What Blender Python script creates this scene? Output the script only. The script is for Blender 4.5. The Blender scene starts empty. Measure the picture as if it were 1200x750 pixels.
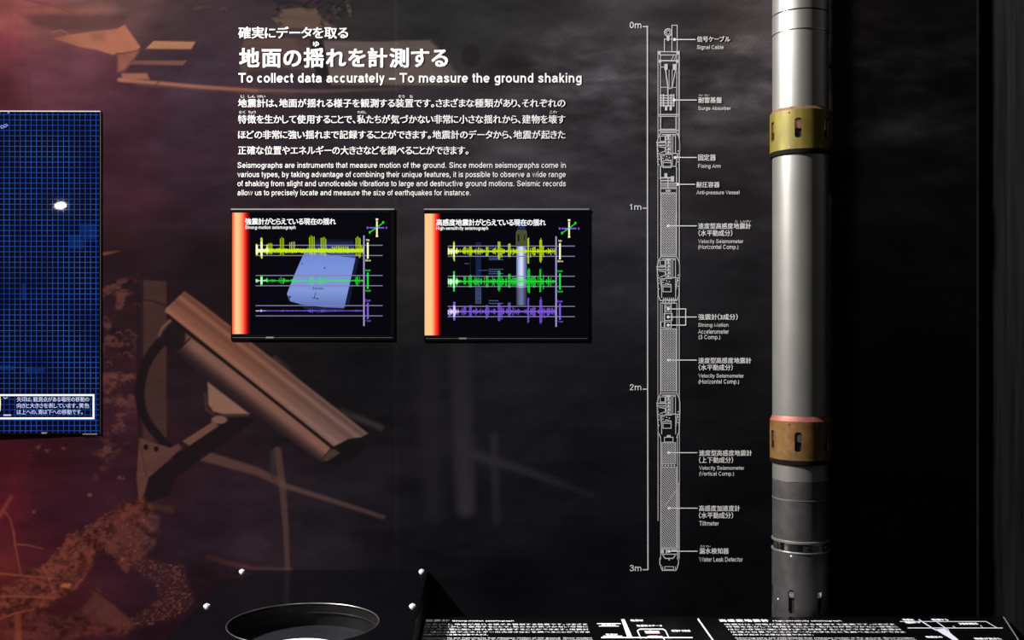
import bpy, bmesh, math, random
import numpy as np
from mathutils import Vector, Matrix

random.seed(7)
RNG = np.random.default_rng(11)
S = bpy.context.scene
COL = S.collection

# ------------------------------------------------------------------ camera
F = 1240.0                    # focal length in pixels of the 1200 x 750 frame
DIST = 2.75                   # camera to mural
EYE = 1.5
VX, VY = 568.0, 388.0         # principal point in the frame
cam_d = bpy.data.cameras.new('camera')
cam_d.sensor_width = 36.0
cam_d.lens = 36.0 * F / 1200.0
cam_d.shift_x = (600.0 - VX) / 1200.0
cam_d.shift_y = (VY - 375.0) / 1200.0
cam = bpy.data.objects.new('camera', cam_d)
cam.location = (0, -DIST, EYE)
cam.rotation_euler = (math.pi / 2, 0, 0)
COL.objects.link(cam)
S.camera = cam

# ------------------------------------------------------------------ view and world
S.view_settings.view_transform = 'Standard'
S.view_settings.look = 'None'
S.view_settings.gamma = 1.0
S.view_settings.use_curve_mapping = False
S.view_settings.exposure = 0.0
W = bpy.data.worlds.new('dark_hall')
S.world = W
W.use_nodes = True
W.node_tree.nodes['Background'].inputs[0].default_value = (0.9, 0.9, 1.0, 1)
W.node_tree.nodes['Background'].inputs[1].default_value = 0.0025

# ------------------------------------------------------------------ lamps of the hall and an added fill light
KEY = dict(loc=(-2.62, -0.68, 3.9), power=2500.0, col=(1.0, 0.965, 0.93), radius=0.09)
FILL = dict(loc=(-1.3, -2.6, 3.6), power=38.0, col=(1.0, 0.97, 0.95), radius=0.25)  # unseen fill light, added to lift the shadowed wall
RED = dict(loc=(-1.75, -0.55, 0.75), power=2.6, col=(1.0, 0.10, 0.04), radius=0.12)


def lamp(name, kind, spec, aim=None, cone=None, blend=0.25):
    d = bpy.data.lights.new(name, kind)
    d.energy = spec['power']
    d.color = spec['col']
    d.shadow_soft_size = spec['radius']
    if kind == 'SPOT':
        d.spot_size = math.radians(cone)
        d.spot_blend = blend
    o = bpy.data.objects.new(name, d)
    o.location = spec['loc']
    if aim is not None:
        o.rotation_euler = (Vector(aim) - Vector(spec['loc'])).to_track_quat('-Z', 'Y').to_euler()
    COL.objects.link(o)
    return o


lamp('key_spotlight', 'SPOT', KEY, aim=(0.1, 0, 1.6), cone=110)
lamp('added_fill_light', 'SPOT', FILL, aim=(0.1, 0, 1.6), cone=100, blend=0.6)
lamp('red_exhibit_lamp', 'POINT', RED)
lamp('desk_spotlight', 'SPOT', dict(loc=(0.1, -1.7, 3.7), power=75.0, col=(1.0, 0.98, 0.97), radius=0.05), aim=(0.25, -0.75, 0.8), cone=34, blend=0.5)


# a distant ceiling spotlight whose image shows in the blue screen
ld = bpy.data.lights.new('distant_spotlight', 'AREA')
ld.shape = 'ELLIPSE'
ld.size, ld.size_y = 0.07, 0.04
ld.energy = 1.4
lo = bpy.data.objects.new('distant_spotlight', ld)
lo.location = (-2.924, -4.839, 2.395)
lo.rotation_euler = (1.4578, -0.2428, -0.3331)
COL.objects.link(lo)


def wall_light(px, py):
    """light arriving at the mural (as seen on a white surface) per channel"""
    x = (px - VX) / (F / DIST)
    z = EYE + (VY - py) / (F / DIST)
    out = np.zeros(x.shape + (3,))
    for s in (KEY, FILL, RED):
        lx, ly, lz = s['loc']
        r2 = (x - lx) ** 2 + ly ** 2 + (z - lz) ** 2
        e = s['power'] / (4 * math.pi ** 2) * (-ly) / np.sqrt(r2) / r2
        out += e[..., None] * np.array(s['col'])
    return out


# ------------------------------------------------------------------ helpers
def at(px, py, d=0.0):
    """pixel of the photograph -> point on the plane d metres in front of the mural"""
    k = (DIST - d) / F
    return Vector(((px - VX) * k, -d, EYE + (VY - py) * k))


def lin(c):
    c = np.asarray(c, float) / 255.0
    return np.where(c <= 0.04045, c / 12.92, ((c + 0.055) / 1.055) ** 2.4)


def rgba(c):
    l = lin(c)
    return (float(l[0]), float(l[1]), float(l[2]), 1.0)


def set_in(b, name, v):
    if name in b.inputs:
        b.inputs[name].default_value = v


def mat(name, color, rough=0.5, metal=0.0, spec=0.5, emit=None, strength=0.0, noise=0.0, nscale=60.0,
        stretch=(1, 1, 1), rough_noise=0.0, aniso=0.0):
    m = bpy.data.materials.new(name)
    m.use_nodes = True
    nt = m.node_tree
    b = nt.nodes['Principled BSDF']
    col = rgba(color)
    b.inputs['Base Color'].default_value = col
    b.inputs['Roughness'].default_value = rough
    b.inputs['Metallic'].default_value = metal
    set_in(b, 'Specular IOR Level', spec)
    set_in(b, 'Anisotropic', aniso)
    if emit is not None:
        b.inputs['Emission Color'].default_value = rgba(emit)
        b.inputs['Emission Strength'].default_value = strength
    if noise > 0 or rough_noise > 0:
        tc = nt.nodes.new('ShaderNodeTexCoord')
        mp = nt.nodes.new('ShaderNodeMapping')
        mp.inputs['Scale'].default_value = stretch
        nz = nt.nodes.new('ShaderNodeTexNoise')
        nz.inputs['Scale'].default_value = nscale
        nz.inputs['Detail'].default_value = 6
        nt.links.new(tc.outputs['Object'], mp.inputs[0])
        nt.links.new(mp.outputs[0], nz.inputs['Vector'])
        if noise > 0:
            r = nt.nodes.new('ShaderNodeMapRange')
            r.inputs[1].default_value = 0.3
            r.inputs[2].default_value = 0.7
            r.inputs[3].default_value = 1 - noise
            r.inputs[4].default_value = 1 + noise
            nt.links.new(nz.outputs[0], r.inputs[0])
            mx = nt.nodes.new('ShaderNodeVectorMath')
            mx.operation = 'SCALE'
            mx.inputs[0].default_value = col[:3]
            nt.links.new(r.outputs[0], mx.inputs['Scale'])
            nt.links.new(mx.outputs[0], b.inputs['Base Color'])
        if rough_noise > 0:
            r2 = nt.nodes.new('ShaderNodeMapRange')
            r2.inputs[3].default_value = max(0.02, rough - rough_noise)
            r2.inputs[4].default_value = min(1, rough + rough_noise)
            nt.links.new(nz.outputs[0], r2.inputs[0])
            nt.links.new(r2.outputs[0], b.inputs['Roughness'])
    return m


def link_mesh(name, verts, faces, m, parent=None, smooth=False):
    me = bpy.data.meshes.new(name)
    me.from_pydata([tuple(v) for v in verts], [], faces)
    me.materials.append(m)
    me.update()
    if smooth:
        for p in me.polygons:
            p.use_smooth = True
    o = bpy.data.objects.new(name, me)
    COL.objects.link(o)
    if parent:
        o.parent = parent
    return o


def tag(o, label=None, cat=None, group=None, kind=None):
    if label: o['label'] = label
    if cat: o['category'] = cat
    if group: o['group'] = group
    if kind: o['kind'] = kind
    return o


def thing(name, label, cat, group=None, loc=(0, 0, 0)):
    o = bpy.data.objects.new(name, None)
    o.empty_display_size = 0.05
    o.location = loc
    COL.objects.link(o)
    return tag(o, label, cat, group)


def bm_obj(name, bm, m, parent=None, smooth=False, bevel=0.0, seg=2):
    if bevel > 0:
        bmesh.ops.bevel(bm, geom=list(bm.edges), offset=bevel, segments=seg, affect='EDGES', profile=0.7)
    bmesh.ops.recalc_face_normals(bm, faces=list(bm.faces))
    me = bpy.data.meshes.new(name)
    bm.to_mesh(me)
    bm.free()
    me.materials.append(m)
    if smooth:
        for p in me.polygons:
            p.use_smooth = True
    o = bpy.data.objects.new(name, me)
    COL.objects.link(o)
    if parent:
        o.parent = parent
    return o


def box_bm(x0, x1, y0, y1, z0, z1, bm=None):
    bm = bm or bmesh.new()
    r = bmesh.ops.create_cube(bm, size=1.0)
    for v in r['verts']:
        v.co = Vector(((x0 + x1) / 2 + v.co.x * (x1 - x0), (y0 + y1) / 2 + v.co.y * (y1 - y0),
                       (z0 + z1) / 2 + v.co.z * (z1 - z0)))
    return bm


class Flat:
    """flat artwork collected in pixel coordinates"""
    upright = True

    def __init__(self):
        self.v, self.f = [], []

    def poly(self, pts):
        n = len(self.v)
        area = sum(pts[i][0] * pts[(i + 1) % len(pts)][1] - pts[(i + 1) % len(pts)][0] * pts[i][1]
                   for i in range(len(pts)))
        if area > 0:                      # y runs down in pixels
            pts = pts[::-1]
        lay = (len(self.f) % 24) * 0.14           # hair-thin ink layers, so crossing strokes never share a plane
        self.v += [(p[0], p[1], lay) for p in pts]
        self.f.append(tuple(range(n, n + len(pts))))
        return self

    def rect(self, x0, y0, x1, y1):
        return self.poly([(x0, y0), (x1, y0), (x1, y1), (x0, y1)])

    def line(self, *pts, w=0.9, close=False):
        pts = list(pts) + ([pts[0]] if close else [])
        for a, b in zip(pts[:-1], pts[1:]):
            dx, dy = b[0] - a[0], b[1] - a[1]
            l = math.hypot(dx, dy)
            if l < 1e-6:
                continue
            ux, uy = dx / l * w / 2, dy / l * w / 2
            self.poly([(a[0] - ux - uy, a[1] - uy + ux), (b[0] + ux - uy, b[1] + uy + ux),
                       (b[0] + ux + uy, b[1] + uy - ux), (a[0] - ux + uy, a[1] - uy - ux)])
        return self

    def box(self, x0, y0, x1, y1, w=0.9):
        return self.line((x0, y0), (x1, y0), (x1, y1), (x0, y1), w=w, close=True)

    def disc(self, cx, cy, r, n=16):
        return self.poly([(cx + r * math.cos(2 * math.pi * i / n), cy + r * math.sin(2 * math.pi * i / n))
                          for i in range(n)])

    def ring(self, cx, cy, r, w=0.9, n=20):
        for i in range(n):
            a, b = 2 * math.pi * i / n, 2 * math.pi * (i + 1) / n
            self.poly([(cx + q * math.cos(t), cy + q * math.sin(t)) for q, t in ((r - w / 2, a), (r + w / 2, a), (r + w / 2, b), (r - w / 2, b))])
        return self

    def add(self, verts, faces):
        n = len(self.v)
        self.v += [tuple(v) for v in verts]
        self.f += [tuple(n + i for i in f) for f in faces]
        return self

    def build(self, name, m, parent, d, fn=None):
        fn = fn or (lambda x, y: at(x, y, d))
        V = []
        for p in self.v:
            q = fn(p[0], p[1])
            if len(p) > 2 and p[2]:
                q = q + (Vector((0, -1, 0)) if self.upright else Vector((0, 0, 1))) * (p[2] * 0.00013)
            V.append(q)
        return link_mesh(name, V, self.f, m, parent)


# ---- lettering: Japanese from Blender's built-in typeface, Latin drawn as a plain grotesque
_font = bpy.data.curves.new('lettering', 'FONT')
_font.resolution_u = 3
_font_obj = bpy.data.objects.new('lettering', _font)
_glyphs = {}


def raw_glyph(ch):
    if ch in _glyphs:
        return _glyphs[ch]
    _font.body = ch
    me = _font_obj.to_mesh()
    v = np.array([tuple(p.co)[:2] for p in me.vertices], float).reshape(-1, 2)
    f = [tuple(p.vertices) for p in me.polygons]
    _font_obj.to_mesh_clear()
    _glyphs[ch] = (v, f)
    return v, f


def arc(cx, cy, rx, ry, a0, a1, n=10):
    return [(cx + rx * math.cos(math.radians(a0 + (a1 - a0) * i / n)), cy + ry * math.sin(math.radians(a0 + (a1 - a0) * i / n)))
            for i in range(n + 1)]


def smooth(pts, n=5):
    out = []
    P = [pts[0]] + list(pts) + [pts[-1]]
    for i in range(1, len(P) - 2):
        p0, p1, p2, p3 = P[i - 1:i + 3]
        for k in range(n):
            t = k / n
            out.append(tuple(0.5 * (2 * p1[j] + (p2[j] - p0[j]) * t + (2 * p0[j] - 5 * p1[j] + 4 * p2[j] - p3[j]) * t * t
                                    + (3 * p1[j] - p0[j] - 3 * p2[j] + p3[j]) * t ** 3) for j in (0, 1)))
    return out + [pts[-1]]


ADV = dict(a=.556, b=.556, c=.5, d=.556, e=.556, f=.278, g=.556, h=.556, i=.222, j=.222, k=.5, l=.222, m=.833, n=.556, o=.556, p=.556, q=.556,
           r=.333, s=.5, t=.278, u=.556, v=.5, w=.722, x=.5, y=.5, z=.5, A=.667, C=.722, D=.722, E=.667, F=.611, H=.722, L=.556, M=.833, N=.722,
           S=.667, T=.611, U=.722, V=.667, W=.944)
ADV.update({' ': .278, '.': .278, ',': .278, '-': .333, '–': .556, '(': .333, ')': .333, '0': .556, '1': .556, '2': .556, '3': .556})


def latin(ch, sw):
    """stroke centre lines of one letter, stroke width sw (em units)"""
    w = ADV[ch]
    h = sw / 2
    X, A, Dn = 0.523, 0.718, -0.207
    L, R = 0.062, w - 0.062
    if ch in 'ceoszvwxykas':
        L, R = 0.038, w - 0.038
    l, r, m = L + h, R - h, w / 2
    rx = (r - l) / 2
    xt, at_, bt, ry = X - h, A - h, h, X / 2 - h
    ov = arc(m, X / 2, rx, ry, 0, 360, 22)
    arch = lambda x0, x1: [(x0, X - 0.2)] + arc((x0 + x1) / 2, X - 0.2, (x1 - x0) / 2, 0.2 - h, 180, 0, 10) + [(x1, 0)]
    G = {
        'o': [ov], 'b': [ov, [(l, 0), (l, A)]], 'd': [ov, [(r, 0), (r, A)]], 'p': [ov, [(l, Dn), (l, X)]], 'q': [ov, [(r, Dn), (r, X)]],
        'g': [ov, [(r, X), (r, -0.04)] + arc(m, -0.05, rx, -0.05 - Dn - h, 0, -160, 9)],
        'c': [arc(m, X / 2, rx, ry, 42, 318, 18)],
        'e': [[(l, X / 2), (r, X / 2)], arc(m, X / 2, rx, ry, 0, 318, 20)],
        'a': [arc(m - 0.01, X - 0.16, rx - 0.03, 0.16 - h, 165, 0, 8) + [(r - 0.04, 0.1), (r + 0.02, h * 0.7)],
              [(r - 0.04, 0.315), (m, 0.29)] + arc(l + 0.13, (0.29 + h) / 2 - 0.005, 0.13, (0.29 - h) / 2, 90, 270, 8) + [(m, h + 0.01), (r - 0.04, 0.15)]],
        's': [smooth([(r, X - 0.17), (r - 0.05, xt - 0.02), (m, xt), (l + 0.04, xt - 0.03), (l + 0.02, X - 0.155), (m - 0.05, X / 2 + 0.035), (m + 0.06, X / 2 - 0.02),
                      (r, 0.15), (r - 0.05, h + 0.03), (m, h), (l + 0.04, h + 0.03), (l - 0.01, 0.165)], 3)],
        'f': [[(w * 0.47, 0), (w * 0.47, A - 0.12)] + arc(w * 0.47 + 0.1, A - 0.12, 0.1, 0.12 - h, 180, 80, 6), [(0.012, xt), (w - 0.012, xt)]],
        't': [[(w * 0.47, A - 0.05), (w * 0.47, 0.1)] + arc(w * 0.47 + 0.09, 0.1, 0.09, 0.1 - h, 180, 275, 6), [(0.012, xt), (w - 0.02, xt)]],
        'h': [[(l, 0), (l, A)], arch(l, r)], 'n': [[(l, 0), (l, X)], arch(l, r)],
        'm': [[(l, 0), (l, X)], arch(l, w / 2), arch(w / 2, r)],
        'r': [[(l, 0), (l, X)], [(l, X - 0.2)] + arc(w - 0.02, X - 0.2, w - 0.02 - l, 0.2 - h, 180, 92, 7)],
        'u': [[(r, 0), (r, X)], [(l, X), (l, 0.2)] + arc(m, 0.2, rx, 0.2 - h, 180, 360, 10)],
        'i': [[(m, 0), (m, X)], [(m, A - 0.1), (m, A)]], 'l': [[(m, 0), (m, A)]],
        'j': [[(m, X), (m, -0.1), (m - 0.02, Dn + h), (m - 0.1, Dn + h)], [(m, A - 0.1), (m, A)]],
        'k': [[(l + 0.02, 0), (l + 0.02, A)], [(l + 0.02, 0.2), (r, X)], [(l + 0.13, 0.29), (r + 0.01, 0)]],
        'v': [[(l - 0.01, X), (m, 0.01), (r + 0.01, X)]],
        'w': [[(l - 0.01, X), (w * 0.28, 0.01), (m, X), (w * 0.72, 0.01), (r + 0.01, X)]],
        'x': [[(l, X), (r, 0)], [(l, 0), (r, X)]],
        'y': [[(l, X), (m, 0.02)], [(r, X), (m - 0.03, -0.09), (m - 0.09, Dn + h), (l + 0.02, Dn + h)]],
        'z': [[(l, xt), (r, xt), (l, bt), (r, bt)]],
        'A': [[(l - 0.05, 0), (m, A), (r + 0.05, 0)], [(w * 0.24, 0.25), (w * 0.76, 0.25)]],
        'C': [arc(m, A / 2, rx, A / 2 - h, 38, 322, 20)],
        'D': [[(l, bt), (l, at_), (m - 0.05, at_)] + arc(m - 0.05, A / 2, r - m + 0.05, A / 2 - h, 90, -90, 14) + [(l, bt)]],
        'E': [[(r, at_), (l, at_), (l, bt), (r, bt)], [(l, A * 0.52), (r - 0.04, A * 0.52)]],
        'F': [[(r, at_), (l, at_), (l, 0)], [(l, A * 0.48), (r - 0.05, A * 0.48)]],
        'H': [[(l, 0), (l, A)], [(r, 0), (r, A)], [(l, A * 0.52), (r, A * 0.52)]],
        'L': [[(l, A), (l, bt), (r, bt)]],
        'M': [[(l, 0), (l, A), (m, 0.05), (r, A), (r, 0)]],
        'N': [[(l, 0), (l, A - 0.02), (r, 0.02), (r, A)]],
        'S': [smooth([(r, A - 0.2), (r - 0.06, at_ - 0.05), (m, at_), (l + 0.06, at_ - 0.05), (l + 0.02, A - 0.2), (l + 0.12, A / 2 + 0.06), (m, A / 2 + 0.015),
                      (r - 0.1, A / 2 - 0.05), (r, 0.19), (r - 0.07, h + 0.05), (m, h), (l + 0.06, h + 0.05), (l - 0.01, 0.23)], 3)],
        'T': [[(0.02, at_), (w - 0.02, at_)], [(m, 0), (m, A)]],
        'U': [[(l, A), (l, 0.24)] + arc(m, 0.24, rx, 0.24 - h, 180, 360, 10) + [(r, A)]],
        'V': [[(l - 0.05, A), (m, 0.01), (r + 0.05, A)]],
        'W': [[(l - 0.05, A), (w * 0.28, 0.01), (m, A), (w * 0.72, 0.01), (r + 0.05, A)]],
        '.': [[(m, 0), (m, 0.1)]], ',': [[(m, 0.1), (m, -0.02), (m - 0.04, -0.13)]],
        '-': [[(0.045, 0.28), (w - 0.045, 0.28)]], '–': [[(0.03, 0.28), (w - 0.03, 0.28)]],
        '(': [arc(w + 0.12, 0.26, w - 0.06, 0.47, 130, 230, 8)], ')': [arc(-0.12, 0.26, w - 0.06, 0.47, 50, -50, 8)],
        '0': [arc(m, 0.355, rx - 0.0, 0.355 - h, 0, 360, 20)],
        '1': [[(m + 0.05, 0), (m + 0.05, 0.71)], [(m + 0.05, 0.67), (m + 0.0, 0.58), (m - 0.13, 0.555)]],
        '2': [smooth([(l, 0.47), (l + 0.04, 0.62), (m, 0.71 - h), (r - 0.03, 0.62), (r - 0.03, 0.47), (m + 0.02, 0.28), (l + 0.03, 0.12), (l, h)], 3) + [(r, h)]],
        '3': [smooth([(l, 0.53), (l + 0.05, 0.64), (m, 0.71 - h), (r - 0.04, 0.63), (r - 0.03, 0.49), (m + 0.04, 0.385), (m - 0.05, 0.38)], 3),
              smooth([(m - 0.05, 0.38), (m + 0.06, 0.37), (r, 0.27), (r - 0.02, 0.1), (m, h), (l + 0.03, 0.08), (l - 0.01, 0.2)], 3)],
    }
    return G[ch]


def ribbon(pts, sw):
    """a mitred strip along a polyline"""
    P = [pts[0]]
    for p in pts[1:]:
        if math.hypot(p[0] - P[-1][0], p[1] - P[-1][1]) > 1e-4:
            P.append(p)
    closed = math.hypot(P[0][0] - P[-1][0], P[0][1] - P[-1][1]) < 1e-3 and len(P) > 3
    if closed:
        P = P[:-1]
    n = len(P)
    seg = []
    for i in range(n if closed else n - 1):
        a, b = P[i], P[(i + 1) % n]
        d = math.hypot(b[0] - a[0], b[1] - a[1])
        seg.append((-(b[1] - a[1]) / d, (b[0] - a[0]) / d))
    V = []
    for i in range(n):
        if closed:
            u, v = seg[i - 1], seg[i]
        else:
            u, v = seg[max(0, i - 1)], seg[min(n - 2, i)]
        mx, my = u[0] + v[0], u[1] + v[1]
        q = mx * mx + my * my
        k = min(2 / q, 1.6) if q > 1e-6 else 1.0
        mx, my = mx * k * sw / 2, my * k * sw / 2
        V += [(P[i][0] - mx, P[i][1] - my), (P[i][0] + mx, P[i][1] + my)]
    Fc = []
    for i in range(n if closed else n - 1):
        j = (i + 1) % n
        Fc.append((2 * i, 2 * j, 2 * j + 1, 2 * i + 1))
    return V, Fc


def is_cjk(s):
    return any(ord(c) > 0x2E80 for c in s)


def layout(body, bold, gap=0.10):
    """returns verts (x right, y up) and faces of one line; bold thickens Japanese, or is the Latin stroke width"""
    V, Fc, pen, n = [], [], 0.0, 0
    if not is_cjk(body):
        sw = bold if bold > 0.04 else 0.082
        for ch in body:
            if ch != ' ':
                for li, pl in enumerate(latin(ch, sw)):
                    v, f = ribbon(pl, sw)
                    V += [(x + pen, y, li) for x, y in v]
                    Fc += [tuple(i + n for i in q) for q in f]
                    n += len(v)
            pen += ADV[ch]
        return np.array(V), Fc
    ref = raw_glyph('国')[0]
    em = (ref[:, 0].max() - ref[:, 0].min()) / 0.84
    b = bold * em
    for ch in body:
        if ch == ' ':
            pen += 0.35 * em
            continue
        v, f = raw_glyph(ch)
        if len(v) == 0:
            pen += 0.4 * em
            continue
        x0, x1 = v[:, 0].min(), v[:, 0].max()
        w = x1 - x0
        g = gap * em * (0.7 if ch in '、。' else 1)
        for li, (ox, oy) in enumerate(((-b, -b * 0.7), (b, -b * 0.7), (-b, b * 0.7), (b, b * 0.7)) if b > 0 else ((0, 0),)):
            V.append(np.hstack([v + np.array([pen + g / 2 - x0 + ox, oy]), np.full((len(v), 1), li)]))
            Fc += [tuple(i + n for i in ff) for ff in f]
            n += len(v)
        pen += w + g + (0.12 * em if ch in '、。' else 0)
    return np.vstack(V), Fc


def put_text(fl, body, x0, x1, y0, y1, bold=0.0, gap=0.10):
    """fits one line of lettering into a pixel box"""
    v, f = layout(body, bold, gap)
    a, b = v.min(0), v.max(0)
    sx = (x1 - x0) / (b[0] - a[0])
    sy = (y1 - y0) / (b[1] - a[1])
    P = v.astype(float).copy()
    P[:, 0] = x0 + (v[:, 0] - a[0]) * sx
    P[:, 1] = y1 - (v[:, 1] - a[1]) * sy
    # keep every face turned towards the viewer
    A = [sum(P[q[i]][0] * P[q[(i + 1) % len(q)]][1] - P[q[(i + 1) % len(q)]][0] * P[q[i]][1] for i in range(len(q))) for q in f]
    fl.add(P, [q if s < 0 else q[::-1] for q, s in zip(f, A)])
    return fl


# ------------------------------------------------------------------ the mural's printed picture
def vnoise(x, y, seed):
    xi, yi = np.floor(x).astype(np.int64), np.floor(y).astype(np.int64)
    fx, fy = x - xi, y - yi
    fx, fy = fx * fx * (3 - 2 * fx), fy * fy * (3 - 2 * fy)

    def h(a, b):
        n = (a * 374761393 + b * 668265263 + seed * 144269) & 0xFFFFFFFF
        n = ((n ^ (n >> 13)) * 1274126177) & 0xFFFFFFFF
        return ((n ^ (n >> 16)) & 0xFFFF) / 65535.0
    return ((h(xi, yi) * (1 - fx) + h(xi + 1, yi) * fx) * (1 - fy)
            + (h(xi, yi + 1) * (1 - fx) + h(xi + 1, yi + 1) * fx) * fy)


def fbm(x, y, seed, oct=5):
    s, a, t = 0, 0.5, 0
    for i in range(oct):
        s = s + a * vnoise(x * 2 ** i, y * 2 ** i, seed + i * 17)
        t += a
        a *= 0.55
    return s / t


def sstep(e0, e1, v):
    t = np.clip((v - e0) / (e1 - e0), 0, 1)
    return t * t * (3 - 2 * t)


def sd_poly(X, Y, pts):
    """signed distance (negative inside) to a polygon"""
    d = np.full(X.shape, 1e9)
    inside = np.zeros(X.shape, bool)
    n = len(pts)
    for i in range(n):
        ax, ay = pts[i]
        bx, by = pts[(i + 1) % n]
        ex, ey = bx - ax, by - ay
        wx, wy = X - ax, Y - ay
        t = np.clip((wx * ex + wy * ey) / (ex * ex + ey * ey + 1e-9), 0, 1)
        d = np.minimum(d, (wx - ex * t) ** 2 + (wy - ey * t) ** 2)
        c = ((ay <= Y) & (by > Y)) | ((by <= Y) & (ay > Y))
        if ey != 0:
            inside ^= c & (X < ax + (Y - ay) / ey * ex)
    return np.where(inside, -1, 1) * np.sqrt(d)


def sd_path(X, Y, pts):
    d = np.full(X.shape, 1e9)
    tt = np.zeros(X.shape)
    L = [0]
    for a, b in zip(pts[:-1], pts[1:]):
        L.append(L[-1] + math.hypot(b[0] - a[0], b[1] - a[1]))
    for i, (a, b) in enumerate(zip(pts[:-1], pts[1:])):
        ex, ey = b[0] - a[0], b[1] - a[1]
        wx, wy = X - a[0], Y - a[1]
        t = np.clip((wx * ex + wy * ey) / (ex * ex + ey * ey + 1e-9), 0, 1)
        q = (wx - ex * t) ** 2 + (wy - ey * t) ** 2
        m = q < d
        d = np.where(m, q, d)
        tt = np.where(m, (L[i] + t * (L[i + 1] - L[i])) / L[-1], tt)
    return np.sqrt(d), tt


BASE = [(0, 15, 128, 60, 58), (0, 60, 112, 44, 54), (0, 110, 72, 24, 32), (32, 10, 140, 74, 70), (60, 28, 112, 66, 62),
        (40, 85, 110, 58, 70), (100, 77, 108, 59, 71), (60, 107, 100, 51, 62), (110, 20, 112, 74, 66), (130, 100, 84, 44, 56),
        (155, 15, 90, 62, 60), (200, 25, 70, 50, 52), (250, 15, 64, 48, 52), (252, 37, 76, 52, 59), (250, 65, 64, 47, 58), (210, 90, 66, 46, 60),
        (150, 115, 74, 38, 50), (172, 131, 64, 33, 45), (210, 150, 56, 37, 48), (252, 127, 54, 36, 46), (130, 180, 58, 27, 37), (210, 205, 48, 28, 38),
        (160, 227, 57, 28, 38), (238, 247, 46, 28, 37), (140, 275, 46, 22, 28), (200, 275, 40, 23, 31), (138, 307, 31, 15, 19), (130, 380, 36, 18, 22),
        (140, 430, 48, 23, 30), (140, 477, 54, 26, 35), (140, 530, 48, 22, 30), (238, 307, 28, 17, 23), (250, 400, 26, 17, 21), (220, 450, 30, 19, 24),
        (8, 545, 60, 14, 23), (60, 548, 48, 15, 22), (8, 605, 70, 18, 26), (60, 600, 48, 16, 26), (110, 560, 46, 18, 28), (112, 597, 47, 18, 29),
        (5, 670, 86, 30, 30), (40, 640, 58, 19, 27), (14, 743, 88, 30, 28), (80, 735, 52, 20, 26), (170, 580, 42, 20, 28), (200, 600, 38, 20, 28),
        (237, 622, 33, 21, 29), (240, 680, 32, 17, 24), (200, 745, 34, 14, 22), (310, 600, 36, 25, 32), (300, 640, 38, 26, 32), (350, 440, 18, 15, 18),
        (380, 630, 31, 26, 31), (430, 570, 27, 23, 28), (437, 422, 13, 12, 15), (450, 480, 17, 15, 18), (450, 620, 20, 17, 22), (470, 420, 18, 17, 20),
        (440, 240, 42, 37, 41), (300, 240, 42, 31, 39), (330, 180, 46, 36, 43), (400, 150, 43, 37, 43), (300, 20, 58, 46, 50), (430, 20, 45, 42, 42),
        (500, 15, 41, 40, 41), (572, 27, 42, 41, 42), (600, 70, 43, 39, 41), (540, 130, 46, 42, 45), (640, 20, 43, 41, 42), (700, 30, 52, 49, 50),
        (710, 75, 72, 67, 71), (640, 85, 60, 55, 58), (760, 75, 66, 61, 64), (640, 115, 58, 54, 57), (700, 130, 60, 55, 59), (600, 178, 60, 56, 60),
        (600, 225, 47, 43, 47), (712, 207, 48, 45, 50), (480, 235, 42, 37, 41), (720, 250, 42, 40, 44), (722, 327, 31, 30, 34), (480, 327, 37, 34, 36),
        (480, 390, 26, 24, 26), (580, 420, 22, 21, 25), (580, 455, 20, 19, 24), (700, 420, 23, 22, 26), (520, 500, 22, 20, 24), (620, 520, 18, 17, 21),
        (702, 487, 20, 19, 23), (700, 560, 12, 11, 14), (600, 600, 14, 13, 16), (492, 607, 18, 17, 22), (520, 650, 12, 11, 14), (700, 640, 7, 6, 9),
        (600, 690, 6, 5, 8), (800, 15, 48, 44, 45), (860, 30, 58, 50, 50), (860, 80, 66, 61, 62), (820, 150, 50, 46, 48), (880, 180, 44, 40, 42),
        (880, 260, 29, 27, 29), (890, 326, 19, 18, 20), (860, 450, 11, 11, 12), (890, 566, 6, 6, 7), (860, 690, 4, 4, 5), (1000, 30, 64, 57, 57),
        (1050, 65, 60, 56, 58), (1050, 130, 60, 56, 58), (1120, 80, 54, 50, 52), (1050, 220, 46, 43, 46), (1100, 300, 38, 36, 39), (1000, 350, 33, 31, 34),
        (1050, 450, 18, 17, 20), (1050, 600, 9, 8, 11), (1100, 700, 6, 5, 7)]



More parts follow.
